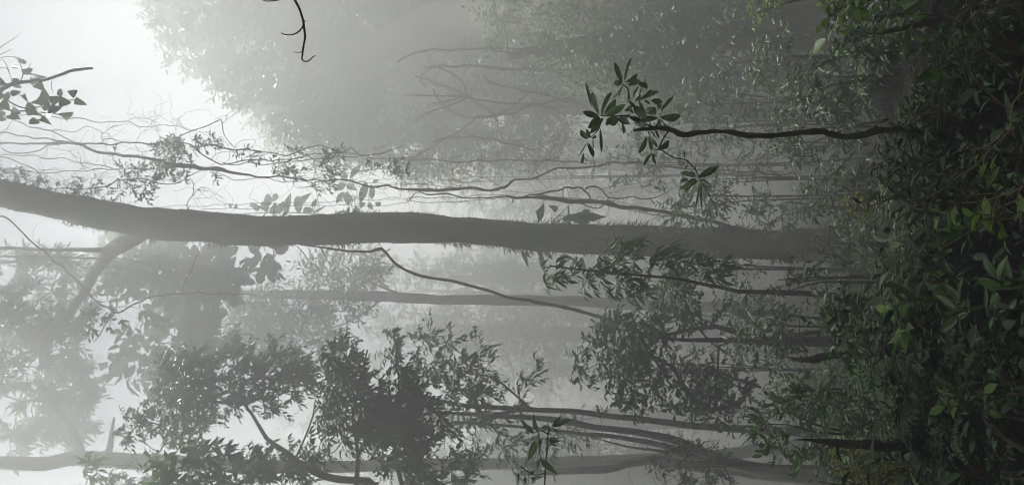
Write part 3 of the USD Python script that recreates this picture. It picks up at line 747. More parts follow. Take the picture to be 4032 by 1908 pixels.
LY = 9.5
liana('main stout liana hanging beside the mossy trunk, forking upward and arching away low down',
      [A2((-500, 395, 26), (0, 400, 26), (140, 405, 25), (300, 395, 24), (450, 400, 28), (600, 405, 36), (850, 412, 40), (1000, 460, 38), (1160, 500, 36), (1290, 515, 34), (1500, 550, 36), (1650, 572, 42), (1800, 600, 56), (1950, 630, 58), (2100, 650, 54))
       + A3((0, 615, 48), (150, 622, 52), (250, 650, 36), (400, 672, 26), (540, 690, 24), (700, 695, 20), (900, 712, 22), (1100, 735, 19), (1300, 745, 18), (1450, 745, 19), (1560, 775, 22), (1750, 790, 23), (1900, 810, 23))
       + A4((0, 290, 18), (100, 300, 30), (200, 300, 34), (330, 285, 30), (450, 280, 26), (600, 290, 24), (760, 270, 26), (860, 210, 18), (960, 200, 17), (1080, 150, 17), (1200, 115, 17), (1350, 115, 17), (1480, 100, 18), (1600, 80, 18), (1750, 85, 18), (1900, 105, 17), (2050, 120, 17), (2200, 140, 16), (2500, 150, 14), (3000, 170, 14)),
       A2((0, 455, 14), (130, 500, 15), (290, 510, 14), (430, 475, 14), (520, 425, 16), (640, 412, 16)),
       A4((760, 272, 10), (700, 250, 7), (600, 190, 5), (480, 240, 5), (330, 220, 4), (200, 230, 4), (110, 270, 4)),
       A4((950, 205, 8), (1010, 130, 7), (1080, 60, 6), (1200, 35, 5)),
       A4((1000, 195, 5), (1060, 240, 4), (1120, 290, 4))], LY, 1,
      [(*A2((1850, 470))[0], 60, 40, 34), (*A2((1930, 620))[0], 70, 36, 34), (*A2((1330, 540))[0], 22, 32, 10), (*A2((1700, 560))[0], 50, 18, 12), (*A3((140, 700))[0], 18, 16, 8), (*A3((930, 630))[0], 20, 42, 14), (*A3((1180, 800))[0], 22, 26, 8)])
liana('liana that swings in long loops from the upper cluster, just above the stout one',
      [A2((-400, 285, 16), (0, 290, 16), (150, 305, 15), (320, 325, 16), (430, 350, 18), (600, 375, 20), (760, 395, 22), (880, 410, 24), (1000, 410, 22), (1110, 395, 22), (1200, 410, 20), (1400, 402, 18), (1600, 405, 20), (1780, 385, 22), (1900, 395, 18), (2100, 420, 16))
       + A3((100, 395, 16), (180, 402, 16), (350, 425, 17), (470, 430, 15), (640, 445, 13), (740, 470, 12), (820, 488, 13), (900, 465, 12), (960, 430, 11), (1080, 390, 11), (1180, 390, 12), (1280, 430, 12), (1350, 465, 13), (1420, 455, 12), (1470, 405, 10), (1560, 460, 12), (1650, 480, 12), (1800, 450, 11), (2032, 370, 10)),
       A2((1110, 395, 12), (1130, 350, 12), (1200, 352, 10), (1300, 380, 8), (1400, 400, 8)), A2((1780, 385, 14), (1900, 345, 13), (2010, 295, 13), (2110, 262, 12)) + A3((0, 208, 12), (100, 165, 12), (185, 135, 13), (195, 160, 11), (205, 250, 10), (250, 340, 10), (340, 415, 10)),
       A3((190, 155, 6), (260, 115, 4), (325, 58, 3)), A3((120, 390, 5), (115, 350, 5), (210, 345, 5), (265, 420, 5), (265, 490, 5), (205, 560, 5)),
       A3((300, 440, 5), (330, 380, 5), (415, 325, 5), (500, 320, 5), (525, 350, 5), (480, 400, 5), (465, 430, 5)), A3((820, 485, 5), (740, 430, 5), (690, 370, 5), (658, 332, 4)),
       A2((1460, 410, 7), (1570, 490, 7), (1650, 465, 7), (1740, 495, 7), (1780, 420, 7)), A2((1470, 390, 5), (1500, 355, 5), (1540, 290, 5), (1640, 255, 4))], LY - 0.25, 2,
      [(*A2((1870, 410))[0], 40, 24, 22), (*A3((60, 330))[0], 22, 44, 16), (*A3((430, 450))[0], 18, 34, 12), (*A3((930, 430))[0], 30, 16, 9), (*A2((2130, 400))[0], 34, 30, 12)])
liana('liana slanting down from the top edge to join the bundle beside the mossy trunk',
      [A2((-450, 20, 14), (0, 95, 14), (130, 140, 15), (240, 165, 15), (340, 215, 17), (540, 260, 18), (660, 330, 17), (830, 390, 17), (900, 412, 16)),
       A2((540, 260, 9), (660, 268, 9), (800, 270, 9), (950, 212, 8), (1050, 240, 8), (1120, 290, 9), (1098, 345, 9), (1130, 372, 9)), A2((1130, 290, 5), (1160, 262, 5), (1240, 220, 4), (1280, 210, 3)), A2((1140, 285, 5), (1200, 330, 5), (1280, 370, 4)),
       A2((0, 290, 10), (80, 220, 9), (120, 165, 8), (150, 130, 8)), A2((880, 385, 4), (910, 320, 4), (965, 250, 3))], LY - 0.1, 3)
liana('thin wavy liana, the uppermost of those crossing the open sky',
      [A2((-400, 60, 10), (0, 80, 10), (150, 90, 10), (420, 95, 10), (620, 110, 12), (720, 135, 12), (900, 140, 13), (1000, 160, 12), (1130, 180, 11), (1280, 165, 11), (1390, 160, 11), (1500, 198, 10), (1620, 215, 9), (1760, 178, 8), (1810, 200, 8), (1920, 207, 8), (2010, 235, 8), (2110, 250, 7)) + A3((0, 265, 6), (60, 290, 4)),
       A2((1390, 160, 6), (1510, 122, 6), (1590, 135, 5), (1640, 110, 4), (1725, 98, 3)), A2((1590, 135, 4), (1570, 110, 3), (1530, 85, 3)), A2((1600, 140, 4), (1640, 190, 3), (1700, 220, 3), (1750, 245, 2)), A2((1620, 215, 4), (1680, 240, 3), (1730, 280, 3)),
       A2((1910, 290, 4), (1920, 200, 4), (1955, 90, 3)), A2((1680, 240, 3), (1760, 270, 2)), A2((1590, 135, 3), (1650, 150, 3), (1715, 160, 2))], LY - 0.4, 4)
liana('thin liana with kinks crossing the sky between the stout liana and the mossy trunk',
      [A2((-400, 500, 10), (0, 515, 10), (180, 530, 10), (400, 525, 11), (440, 550, 11), (580, 570, 11), (650, 555, 10), (850, 600, 10), (1060, 635, 11), (1150, 655, 10), (1280, 685, 9), (1340, 720, 9), (1480, 728, 8), (1580, 712, 7), (1700, 690, 7)),
       A2((750, 430, 4), (780, 500, 4), (860, 590, 4), (930, 680, 3), (1000, 750, 3)), A2((770, 440, 3), (840, 510, 3), (918, 558, 3)), A2((1280, 690, 5), (1330, 740, 4)), A2((1295, 660, 5), (1300, 580, 5))], LY - 0.3, 5,
      [(*A2((1430, 690))[0], 30, 24, 16), (*A2((1570, 900))[0], 26, 50, 20), (*A2((1350, 850))[0], 20, 34, 12)])
liana('straight thin liana stretched tight above the upper part of the mossy trunk',
      [A2((-300, 735, 9), (0, 690, 9), (200, 690, 10), (400, 712, 10), (500, 715, 10), (700, 703, 10), (1000, 690, 10), (1280, 680, 11), (1500, 676, 10), (1700, 688, 9), (1850, 676, 8), (2100, 640, 8)),
       A2((400, 700, 5), (500, 683, 5), (600, 683, 5), (680, 700, 5)), A2((630, 705, 4), (690, 790, 4), (740, 850, 4)), A2((1150, 700, 4), (1090, 760, 4), (1050, 860, 4))], LY - 0.15, 6,
      [(*A2((775, 800))[0], 17, 20, 7), (*A2((1065, 800))[0], 16, 24, 8), (*A2((280, 790))[0], 90, 26, 34), (*A2((60, 690))[0], 50, 16, 18)])
liana('knotty liana creeping along the upper side of the mossy trunk, then rising into leaves',
      [A2((-200, 480, 12), (0, 540, 12), (150, 580, 12), (280, 640, 13), (400, 710, 13), (490, 800, 13), (540, 880, 13), (640, 895, 14), (720, 885, 14), (900, 886, 14), (1150, 884, 15), (1280, 800, 14), (1450, 780, 14), (1600, 800, 14), (1760, 832, 13), (1900, 830, 12), (2050, 770, 11), (2216, 690, 9)),
       A2((2060, 770, 9), (2110, 850, 9), (2110, 950, 9), (2060, 1020, 9), (2025, 1080, 10)), A2((2110, 890, 4), (2216, 910, 4))], LY - 0.2, 7,
      [(*A2((880, 920))[0], 70, 18, 26), (*A2((500, 830))[0], 30, 18, 8), (*A2((1620, 740))[0], 40, 40, 24), (*A2((1850, 770))[0], 60, 30, 24), (*A2((1050, 960))[0], 20, 14, 8)])
liana('liana of twin twisting strands between the looped liana and the stout one',
      [A3((-150, 380, 16), (0, 490, 16), (60, 540, 15), (200, 572, 15), (400, 545, 15), (560, 525, 14), (680, 545, 13), (760, 515, 12), (900, 520, 12), (1050, 490, 11), (1180, 462, 11), (1350, 465, 11), (1500, 470, 9)),
       A3((200, 572, 10), (330, 583, 10), (430, 560, 12), (600, 580, 11), (700, 570, 10), (820, 550, 12), (1000, 535, 10), (1300, 515, 10), (1500, 500, 9), (1620, 480, 9)),
       A3((80, 540, 5), (110, 490, 5), (190, 450, 5), (340, 445, 4)), A3((940, 530, 4), (1010, 600, 4), (980, 645, 4), (920, 640, 3)), A3((1185, 520, 5), (1190, 590, 5), (1210, 640, 5)),
       A3((430, 520, 4), (490, 500, 4), (600, 490, 4), (630, 530, 4))], LY - 0.05, 8,
      [(*A3((780, 610))[0], 30, 26, 14), (*A3((830, 570))[0], 16, 16, 6), (*A3((640, 540))[0], 18, 22, 8), (*A3((1250, 600))[0], 28, 52, 24), (*A3((1320, 470))[0], 30, 30, 14)])
liana('liana shoot with drooping leafy end in front of the pale gap past the leaning crown',
      [A3((1100, 620, 7), (1160, 640, 8), (1240, 650, 8), (1400, 635, 8), (1550, 632, 8), (1750, 625, 8), (1850, 615, 7), (1900, 560, 6), (2000, 520, 6), (2200, 470, 5)), A3((1240, 650, 7), (1200, 690, 7), (1260, 685, 8), (1330, 665, 7), (1460, 658, 6), (1640, 645, 5)), A3((1120, 590, 4), (1130, 640, 4), (1170, 690, 4))], LY, 9,
      [(*A3((1860, 590))[0], 40, 30, 14), (*A3((2000, 620))[0], 30, 46, 16), (*A3((1240, 700))[0], 26, 22, 10), (*A3((1700, 600))[0], 26, 18, 6)])
liana('slack liana sagging just below the stout one', [A3((150, 668, 8), (230, 695, 9), (330, 730, 9), (480, 725, 9), (560, 705, 9), (740, 742, 9), (900, 742, 9), (1000, 738, 9), (1100, 757, 10), (1150, 740, 10), (1300, 742, 8)),
      A3((1110, 755, 7), (1100, 800, 7), (1135, 850, 7), (1138, 920, 6), (1110, 1000, 6)), A3((1120, 825, 5), (1080, 808, 5), (950, 805, 4)), A3((1465, 800, 5), (1500, 900, 6), (1510, 1010, 6))], LY + 0.05, 10)
liana('thin cord-like liana stretched parallel to the mossy trunk, upper of the pair',
      [A2((1750, 1095, 6)) + A3((0, 990, 6), (500, 975, 6), (1000, 955, 6), (1400, 945, 6), (1800, 930, 6), (2032, 922, 6)) + A4((0, 360, 6), (300, 352, 7), (620, 340, 6), (1000, 350, 6), (1500, 372, 5), (1900, 440, 5))], LY + 0.3, 11, knots=0.1)
liana('thin cord-like liana stretched parallel to the mossy trunk, lower of the pair',
      [A3((0, 1025, 6), (600, 1010, 6), (1100, 990, 6), (1400, 980, 6), (1700, 990, 6), (1900, 965, 6), (2032, 950, 6)) + A4((0, 380, 6), (400, 385, 7), (640, 362, 6), (900, 350, 6), (1400, 375, 6), (2000, 470, 6))], LY + 0.35, 12, knots=0.1)
liana('thin liana running straight above the stout one through the grey gap',
      [A3((900, 695, 6), (1300, 730, 6), (1600, 758, 6), (2032, 776, 6)) + A4((0, 250, 7), (200, 260, 6), (450, 285, 5), (700, 300, 5), (1100, 300, 4))], LY + 0.2, 13, knots=0.1)
liana('thick ropy bundle of lianas twisted together, reaching the ground beside the mossy trunk',
      [A4((0, 395, 8), (20, 360, 9), (60, 320, 10), (110, 310, 12), (200, 328, 14), (300, 330, 14), (500, 350, 12), (700, 350, 13), (850, 348, 18), (1000, 350, 22), (1150, 372, 34), (1300, 382, 38), (1500, 388, 40), (1600, 402, 36), (1750, 428, 32), (1900, 450, 34), (2050, 475, 34), (2200, 500, 34), (2350, 535, 36), (2500, 570, 36), (2750, 640, 34)),
       A4((820, 395, 14), (830, 365, 16), (880, 370, 14), (950, 330, 16), (1050, 326, 16), (1120, 305, 20), (1195, 296, 18), (1250, 270, 18), (1300, 285, 18), (1340, 272, 18), (1400, 310, 20), (1440, 345, 16), (1440, 380, 14)),
       A4((1215, 290, 8), (1215, 340, 8), (1270, 370, 10)), A4((1400, 290, 16), (1470, 265, 17), (1520, 285, 17), (1545, 320, 15), (1575, 350, 14), (1650, 360, 13), (1750, 345, 12), (1830, 365, 12), (1945, 345, 10), (2050, 300, 5), (2160, 265, 4)),
       A4((1575, 350, 12), (1560, 395, 13), (1500, 430, 13), (1430, 424, 12), (1380, 405, 12), (1300, 385, 14)), A4((1000, 330, 12), (1150, 355, 12), (1400, 370, 14), (1650, 415, 14), (1900, 440, 12), (2200, 520, 10)),
       A4((1550, 410, 8), (1750, 450, 8), (1950, 490, 8), (2200, 500, 8)), A4((1520, 285, 6), (1600, 262, 6), (1682, 235, 6), (1750, 250, 5), (1850, 232, 5), (1950, 205, 5), (2080, 188, 4)), A4((1560, 330, 5), (1700, 290, 4), (1900, 255, 4), (2080, 240, 3)),
       A4((1700, 575, 4), (1850, 550, 4), (1980, 505, 4), (2200, 470, 4), (2400, 440, 4)), A4((1850, 460, 5), (1920, 500, 4), (2030, 580, 4)), A4((820, 395, 3), (850, 425, 3), (930, 445, 3))], LY - 0.2, 14)
rng = np.random.default_rng(61)
# faint lianas and rootlets in the twiggy gap under the leaning tree
gap = [
    [(1560, 240, 8), (1700, 200, 8), (1900, 190, 7), (2100, 195, 7), (2300, 190, 6)], [(1660, 268, 10), (1790, 262, 10), (1990, 272, 10), (2210, 275, 10), (2350, 270, 8)], [(1700, 262, 8), (1760, 280, 9), (1820, 320, 9), (1835, 370, 9), (1760, 400, 7), (1700, 410, 7)],
    [(1640, 300, 7), (1720, 330, 8), (1800, 360, 8), (1870, 400, 8), (1940, 450, 8), (1950, 480, 7)], [(1700, 345, 9), (1740, 400, 9), (1800, 450, 9), (1900, 460, 8), (2000, 430, 7), (2110, 355, 7), (2190, 390, 8), (2280, 410, 6)], [(1600, 375, 6), (1800, 380, 7), (1920, 400, 7), (2080, 415, 7), (2190, 425, 6)],
    [(1640, 470, 6), (1760, 420, 7), (1840, 390, 7)], [(1880, 460, 9), (2000, 450, 8), (2100, 410, 8), (2200, 390, 7), (2310, 420, 6)], [(1460, 620, 5), (1700, 630, 6), (1850, 635, 7), (2000, 632, 6), (2300, 640, 6)], [(1600, 640, 6), (1680, 590, 6), (1800, 520, 6), (1870, 470, 6)],
    [(1900, 290, 7), (1920, 320, 7), (2020, 350, 6), (2150, 375, 6), (2230, 400, 5)], [(2080, 190, 6), (2070, 230, 6), (2110, 270, 5)], [(1700, 560, 6), (1850, 540, 6), (1980, 560, 6), (2120, 590, 6)], [(1680, 345, 6), (1660, 300, 6), (1690, 270, 6)]]
gl = ['curling', 'long even', 'hooked', 'slanting', 'arching', 'straight', 'short slanting', 'sagging', 'long low', 'rising', 'kinked', 'short hooked', 'drooping', 'small bent']
for n, g in enumerate(gap):
    liana(f'{gl[n]} thin liana hanging in the pale twiggy gap under the leaning tree', [[(q[0], q[1], q[2] * 1.25) for q in g]], 10.4 + 0.15 * (n % 5), 70 + n, group='thin lianas in the twiggy gap', knots=0.3)
# thin lianas left of the trunk
liana('dark thin liana drawn straight across the sky past the limb, bending at a knot', [R5((-150, -140, 7), (0, -130, 8), (160, 0, 9), (300, 110, 9), (430, 230, 9), (560, 340, 10), (590, 345, 10), (700, 298, 9), (830, 265, 8), (900, 258, 8), (1050, 258, 7), (1288, 258, 5)) ,
      R5((470, 270, 4), (500, 258, 4), (535, 262, 4), (540, 285, 4), (510, 300, 4)), R5((585, 340, 5), (590, 310, 5), (582, 280, 5)), R5((520, 330, 4), (640, 325, 4), (690, 330, 3)), R5((590, 348, 8), (540, 400, 8), (500, 460, 7), (470, 500, 6)),
      R5((460, 260, 4), (450, 330, 4), (435, 400, 4), (450, 440, 4))], 8.6, 90, [(*R5((540, 400))[0], 60, 40, 18)], leaf=0.10, spray=0.14)
liana('thin twig-like liana reaching down across the pale crown left of the mossy trunk', [R5((985, 50, 6), (960, 140, 6), (925, 220, 6), (915, 260, 6)), R5((580, 70, 4), (700, 95, 4), (830, 140, 4), (950, 180, 3))], 8.9, 91)


# ------------------------------------------------------------------ single plants, branches and twigs one can pick out
def leafy(th, win, items, Y, mat, tpl, seed, dy=0.12, roll=0.5, stalk=0.0):
    """Leaves given as (base x, base y, tip x, tip y, width) in a window; each becomes a part."""
    g = np.random.default_rng(seed)
    for q in items:
        (bx_, by_), (tx_, ty_) = win((q[0], q[1]), (q[2], q[3]))
        w = q[4] * abs(win((0, 0), (1, 0))[1][0] - win((0, 0), (1, 0))[0][0])
        v, f = px_leaf((bx_, by_), (tx_, ty_), w, Y + g.uniform(-dy, dy) * 0.5, g.uniform(-dy, dy), g.uniform(-roll, roll), tpl=tpl)
        th.part('leaf', (v, f), mat)


def stems(th, paths, Y, bark, seed=0, names=('stem', 'branch'), sides=8, step=0.03, rough=0.12, jitter=0.003, knots=0.35):
    out = []
    for k, st in enumerate(paths):
        p, r = traced(st, step, Y, jitter=jitter, seed=seed + k, knots=knots)
        th.part(names[0] if k == 0 else names[1], tube(p, np.maximum(r, 0.0012), sides, rough, seed + k), bark)
        out.append((p, r))
    return out


# the sapling in front: dark stem, snapped top, rosettes of glossy leaves
SY = 4.2
sp, sr = traced(A1((478, 592, 14), (500, 588, 26), (560, 586, 30), (640, 582, 34), (700, 588, 36), (760, 600, 38), (800, 622, 40), (840, 634, 40), (880, 632, 38), (950, 612, 33), (1050, 610, 31), (1143, 612, 30))
                + R3((1100, 668, 24), (1200, 676, 27), (1288, 680, 26)) + R4((100, 672, 24), (200, 666, 28), (270, 658, 30), (320, 680, 32), (390, 692, 30), (440, 685, 30), (550, 660, 32), (650, 652, 36), (760, 648, 40)), 0.025, SY, jitter=0.003, seed=4, knots=0.3)
gb = np.array([sp[-1][0], sp[-1][1] + 0.02, float(ground(sp[-1][0], sp[-1][1])) - 0.1])
sp, sr = np.vstack([sp, gb]), np.concatenate([sr, [sr[-1] * 1.3]])
sap = Thing('sapling', 'slim dark sapling in front with a snapped top and rosettes of long glossy leaves', 'sapling', gb)
sap.part('stem', tube(sp, sr, 16, 0.32, 2), BARK_SAPLING)
stems(sap, [A1((720, 612, 14), (700, 645, 12), (680, 690, 11), (655, 742, 10)), A1((680, 738, 10), (720, 768, 9), (760, 790, 9), (800, 803, 9), (850, 806, 9), (895, 850, 9), (925, 895, 8), (945, 950, 8)), A1((655, 742, 8), (630, 755, 6), (605, 760, 5)),
            A1((700, 600, 16), (620, 575, 14), (540, 545, 13), (470, 508, 11), (400, 492, 10), (320, 494, 9), (230, 490, 9)), A1((230, 495, 8), (235, 530, 7), (205, 590, 7), (165, 630, 6), (130, 655, 6)), A1((540, 548, 10), (500, 480, 9), (450, 400, 8), (432, 340, 8), (428, 285, 8), (400, 250, 8)),
            A1((600, 572, 10), (560, 480, 8), (520, 420, 7), (500, 360, 7), (520, 290, 6), (535, 255, 6)), A1((720, 590, 9), (700, 550, 7), (680, 515, 7), (665, 495, 7)), A1((665, 495, 6), (690, 460, 5), (650, 400, 5), (630, 370, 5)), A1((575, 590, 8), (578, 625, 7), (590, 640, 6)),
            A1((845, 806, 6), (870, 825, 5), (862, 840, 5)), A1((350, 540, 4), (375, 590, 5), (420, 615, 5), (450, 650, 4), (505, 685, 3))], SY, BARK_DARK, 30, ('branch', 'branch'), 7)
sapl = [(150, 420, 108, 235, 22), (205, 480, 150, 298, 46), (205, 490, 88, 460, 48), (205, 495, 135, 575, 62), (225, 475, 305, 298, 36), (250, 478, 330, 368, 50), (240, 500, 140, 622, 42), (265, 488, 400, 405, 56), (258, 520, 360, 522, 74), (350, 500, 432, 545, 50), (215, 560, 180, 600, 26), (215, 580, 228, 765, 24),
        (235, 490, 240, 425, 14), (380, 545, 395, 620, 26), (430, 500, 520, 535, 46), (470, 540, 570, 555, 40), (300, 520, 260, 560, 30), (440, 470, 360, 520, 30),
        (125, 660, 70, 600, 44), (140, 650, 112, 590, 26), (118, 690, 170, 798, 36), (90, 765, 78, 850, 24), (110, 690, 55, 790, 10), (160, 650, 165, 740, 10), (150, 655, 190, 640, 22),
        (380, 238, 325, 92, 40), (398, 232, 450, 45, 24), (402, 235, 508, 172, 34), (425, 262, 528, 225, 50), (380, 245, 318, 238, 46), (385, 258, 305, 368, 10), (390, 258, 352, 352, 12), (500, 250, 580, 270, 48), (540, 240, 560, 208, 18), (505, 265, 460, 350, 16), (430, 290, 425, 380, 14),
        (470, 420, 550, 500, 62), (550, 440, 628, 470, 66), (505, 362, 558, 488, 28), (505, 372, 655, 300, 38), (600, 372, 684, 385, 46), (640, 395, 668, 440, 46), (480, 430, 430, 380, 26), (520, 330, 480, 380, 20), (555, 350, 600, 290, 22), (455, 400, 400, 460, 34), (590, 400, 545, 370, 20), (470, 470, 440, 420, 24),
        (665, 498, 826, 495, 62), (672, 450, 765, 340, 28), (650, 505, 510, 522, 46), (655, 510, 655, 572, 30), (672, 515, 705, 572, 8), (640, 545, 655, 590, 26), (630, 600, 660, 660, 16), (640, 590, 650, 650, 18),
        (567, 640, 508, 772, 40), (580, 640, 645, 718, 30), (578, 650, 605, 752, 28), (640, 740, 745, 680, 50), (605, 765, 543, 856, 26), (612, 765, 640, 800, 20), (605, 775, 630, 848, 26), (590, 600, 640, 655, 10),
        (955, 948, 1098, 866, 56), (960, 968, 1048, 1015, 46), (860, 835, 785, 832, 46), (850, 806, 842, 752, 12), (930, 900, 936, 842, 9), (920, 950, 815, 905, 40), (930, 945, 895, 900, 34), (930, 965, 812, 1040, 38), (940, 965, 848, 1062, 26), (965, 990, 928, 1188, 12), (975, 985, 980, 1215, 14), (985, 990, 1085, 1175, 9), (935, 960, 870, 985, 34), (870, 850, 850, 890, 12), (880, 960, 820, 975, 26), (960, 960, 1010, 990, 14), (950, 970, 900, 1010, 20)]
leafy(sap, A1, sapl, SY, LEAF_GLOSS, H_SPOON, 6, dy=0.16, roll=0.75)

# the leafy broken branch against the sky in the top corner
hb = Thing('broken_branch', 'snapped branch end with heart-shaped leaves, dark against the sky in the top left corner', 'branch', W(-250, 440, 8.0))
stems(hb, [R1((-420, 560, 26), (-100, 490, 24), (0, 455, 22), (60, 425, 20), (120, 412, 18), (220, 405, 15), (290, 380, 15), (370, 352, 15), (462, 345, 13)), R1((0, 470, 9), (60, 520, 7), (150, 545, 6), (250, 520, 5), (330, 505, 4), (375, 503, 4)), R1((60, 430, 7), (110, 400, 5), (118, 370, 4), (100, 320, 3), (80, 290, 3)),
            R1((0, 540, 10), (80, 560, 8), (160, 560, 6), (230, 570, 5), (320, 575, 3)), R1((0, 290, 4), (40, 285, 3), (100, 292, 3)), R1((-60, 300, 5), (0, 240, 4), (50, 205, 3), (98, 178, 2)), R1((-60, 300, 4), (0, 275, 3), (55, 250, 3)), R1((-60, 360, 4), (20, 340, 3), (60, 400, 2)), R1((-40, 380, 4), (10, 300, 3), (40, 350, 3), (60, 420, 2)),
            R1((265, 410, 4), (260, 440, 3), (268, 468, 2)), R1((120, 375, 3), (150, 330, 3), (160, 315, 2))], 8.0, BARK_VINE, 60, ('branch', 'twig'), 8, 0.04)
leafy(hb, R1, [(100, 318, 135, 300, 34), (62, 340, 100, 342, 13), (118, 374, 167, 340, 34), (150, 382, 226, 390, 30), (185, 420, 218, 450, 46), (200, 475, 262, 500, 60), (285, 475, 323, 450, 34), (295, 505, 357, 520, 48), (352, 478, 388, 455, 38), (374, 505, 437, 527, 34), (310, 585, 362, 572, 42), (150, 602, 202, 622, 36), (204, 598, 249, 616, 34),
               (185, 500, 245, 525, 62), (125, 545, 200, 560, 60), (230, 565, 300, 540, 56), (48, 470, 112, 462, 30), (90, 582, 38, 592, 40), (112, 480, 135, 505, 22), (15, 480, 60, 500, 50), (0, 520, 50, 545, 60), (60, 550, 100, 570, 40), (20, 430, 0, 400, 40), (60, 410, 100, 400, 26), (250, 510, 310, 490, 44), (70, 440, 110, 425, 34), (180, 560, 210, 580, 30), (-10, 590, 30, 605, 30), (-30, 470, 20, 490, 70), (-40, 560, 20, 570, 60), (240, 540, 285, 560, 50), (160, 430, 200, 400, 34)],
      8.0, LEAF_DARK, H_HEART, 7, dy=0.3, roll=0.6)

# dark dead twig hanging into the top of the picture, very near
dt = Thing('dead_twig', 'bare dark crooked twig hanging at the top edge in front of the leaning crown', 'twig', W(1130, -260, 2.4))
stems(dt, [R2((120, -330, 18), (160, -120, 15), (195, 0, 13), (212, 35, 12), (226, 65, 12), (238, 110, 11), (240, 140, 11), (246, 182, 11), (241, 240, 10), (236, 265, 9), (231, 298, 8), (240, 306, 7), (258, 308, 6), (275, 300, 6), (288, 285, 5), (303, 278, 4)),
            R2((240, 122, 8), (228, 145, 7), (212, 162, 7), (182, 174, 6), (155, 176, 6), (130, 171, 5)), R2((238, 258, 6), (215, 264, 5), (190, 265, 4)), R2((165, -100, 8), (110, 0, 7), (80, 6, 6), (50, 6, 6), (33, 0, 5)), R2((243, 112, 6), (249, 105, 4))], 2.4, BARK_DARK, 70, ('branch', 'twig'), 8, 0.012, 0.2, 0.001)
db = Thing('dead_branch', 'long bare dead branch slanting from the mossy trunk down behind the bush', 'branch', W(2350, 1230, 8.2))
stems(db, [R7((520, 400, 18), (300, 335, 17), (180, 310, 17), (100, 296, 19), (90, 290, 17), (0, 280, 15)) + R6((1180, 245, 15), (1080, 220, 15), (960, 190, 14), (860, 175, 15), (760, 140, 14), (690, 95, 14), (655, 55, 16), (630, 32, 16), (560, 46, 12), (480, 45, 11), (400, 35, 10), (330, 25, 9), (220, 8, 8)),
            R6((325, 25, 6), (345, 65, 5), (375, 110, 4)), R6((215, 20, 5), (235, 45, 5), (260, 75, 4))], 8.2, BARK_VINE, 75, ('branch', 'twig'), 8, 0.05, 0.2)

# big-leaved climbers on the far side of the mossy trunk
cl = Thing('big_leaf_climber', 'pale climber with large oval leaves, showing above the upper half of the mossy trunk', 'climber', W(1150, 850, 12.6))
stems(cl, [A3((2100, 1180, 12), (1700, 1130, 12), (1300, 1090, 12), (900, 1060, 12), (600, 1060, 10), (200, 1080, 8)), A3((1510, 1090, 7), (1480, 980, 7), (1440, 800, 7), (1420, 680, 6)), A3((1700, 1120, 6), (1650, 960, 6), (1690, 800, 5)), A3((1100, 1070, 6), (1090, 960, 5))], 12.6, GREEN_STEM, 80, ('stem', 'shoot'), 6, 0.1)
leafy(cl, A3, [(620, 1030, 668, 846, 80), (690, 950, 752, 855, 60), (600, 1020, 455, 985, 40), (560, 1040, 480, 960, 60), (830, 1040, 868, 875, 66), (910, 1000, 1066, 870, 76), (940, 980, 945, 878, 60), (1090, 1000, 1128, 922, 40), (1100, 1060, 1212, 1000, 30), (640, 1060, 590, 930, 80), (740, 1050, 800, 960, 80), (700, 1070, 720, 980, 90), (1000, 1060, 1100, 1010, 80), (960, 1070, 960, 960, 80), (850, 1060, 800, 1010, 60), (270, 1020, 268, 952, 44), (325, 1020, 330, 978, 40),
               (1400, 660, 1420, 745, 80), (1400, 640, 1365, 690, 50), (1430, 770, 1315, 835, 76), (1445, 770, 1522, 825, 76), (1410, 850, 1322, 968, 56), (1430, 850, 1452, 982, 72), (1450, 870, 1500, 960, 40), (1565, 590, 1468, 712, 62), (1640, 760, 1565, 965, 80), (1680, 770, 1692, 945, 62), (1700, 760, 1750, 730, 36), (1610, 800, 1625, 740, 30), (1345, 1062, 1420, 1042, 30), (1440, 1080, 1462, 1005, 32), (1490, 1060, 1585, 1010, 84), (1720, 960, 1785, 985, 54), (1560, 960, 1620, 1000, 70), (1660, 960, 1690, 1020, 50), (1300, 800, 1340, 850, 40), (1420, 560, 1480, 610, 50)],
      12.6, LEAF_FAR, H_OVAL, 8, dy=0.5, roll=0.5)
cl2 = Thing('big_leaf_climber', 'dull green climber with drooping large leaves at mid height on the mossy trunk', 'climber', W(2250, 880, 10.4))
stems(cl2, [R3((320, 1240, 12), (295, 1140, 12), (285, 1090, 10), (282, 1035, 8)), R3((285, 1130, 5), (240, 1080, 5), (205, 1115, 4), (275, 1040, 4))], 10.1, GREEN_STEM, 84, ('stem', 'shoot'), 6, 0.05)
leafy(cl2, R3, [(135, 1112, 158, 1022, 34), (130, 1085, 140, 1040, 26), (215, 1060, 190, 1025, 26), (200, 1050, 232, 1045, 36), (250, 1105, 360, 1085, 36), (290, 1100, 440, 1080, 50), (330, 1100, 485, 1090, 26), (300, 1110, 400, 1115, 40), (350, 1060, 400, 1060, 16), (250, 1100, 300, 1090, 34), (380, 1090, 440, 1100, 40), (340, 1110, 410, 1075, 40)], 10.1, LEAF_MID, H_OVAL, 9, dy=0.25, roll=0.5)
leafy(cl2, R7, [(50, 45, 84, 124, 26), (65, 45, 95, 80, 20), (140, 45, 168, 165, 32), (180, 50, 205, 90, 24), (245, 62, 258, 135, 32), (250, 65, 310, 85, 26), (300, 75, 385, 155, 26), (330, 70, 300, 110, 20), (345, 75, 370, 130, 26)], 10.0, LEAF_MID, H_POINT, 10, dy=0.2, roll=0.5)
hv = Thing('hanging_shoot', 'thin leafy shoot with two clusters of long dark leaves at the bottom edge', 'shoot', W(2145, 1960, 5.2))
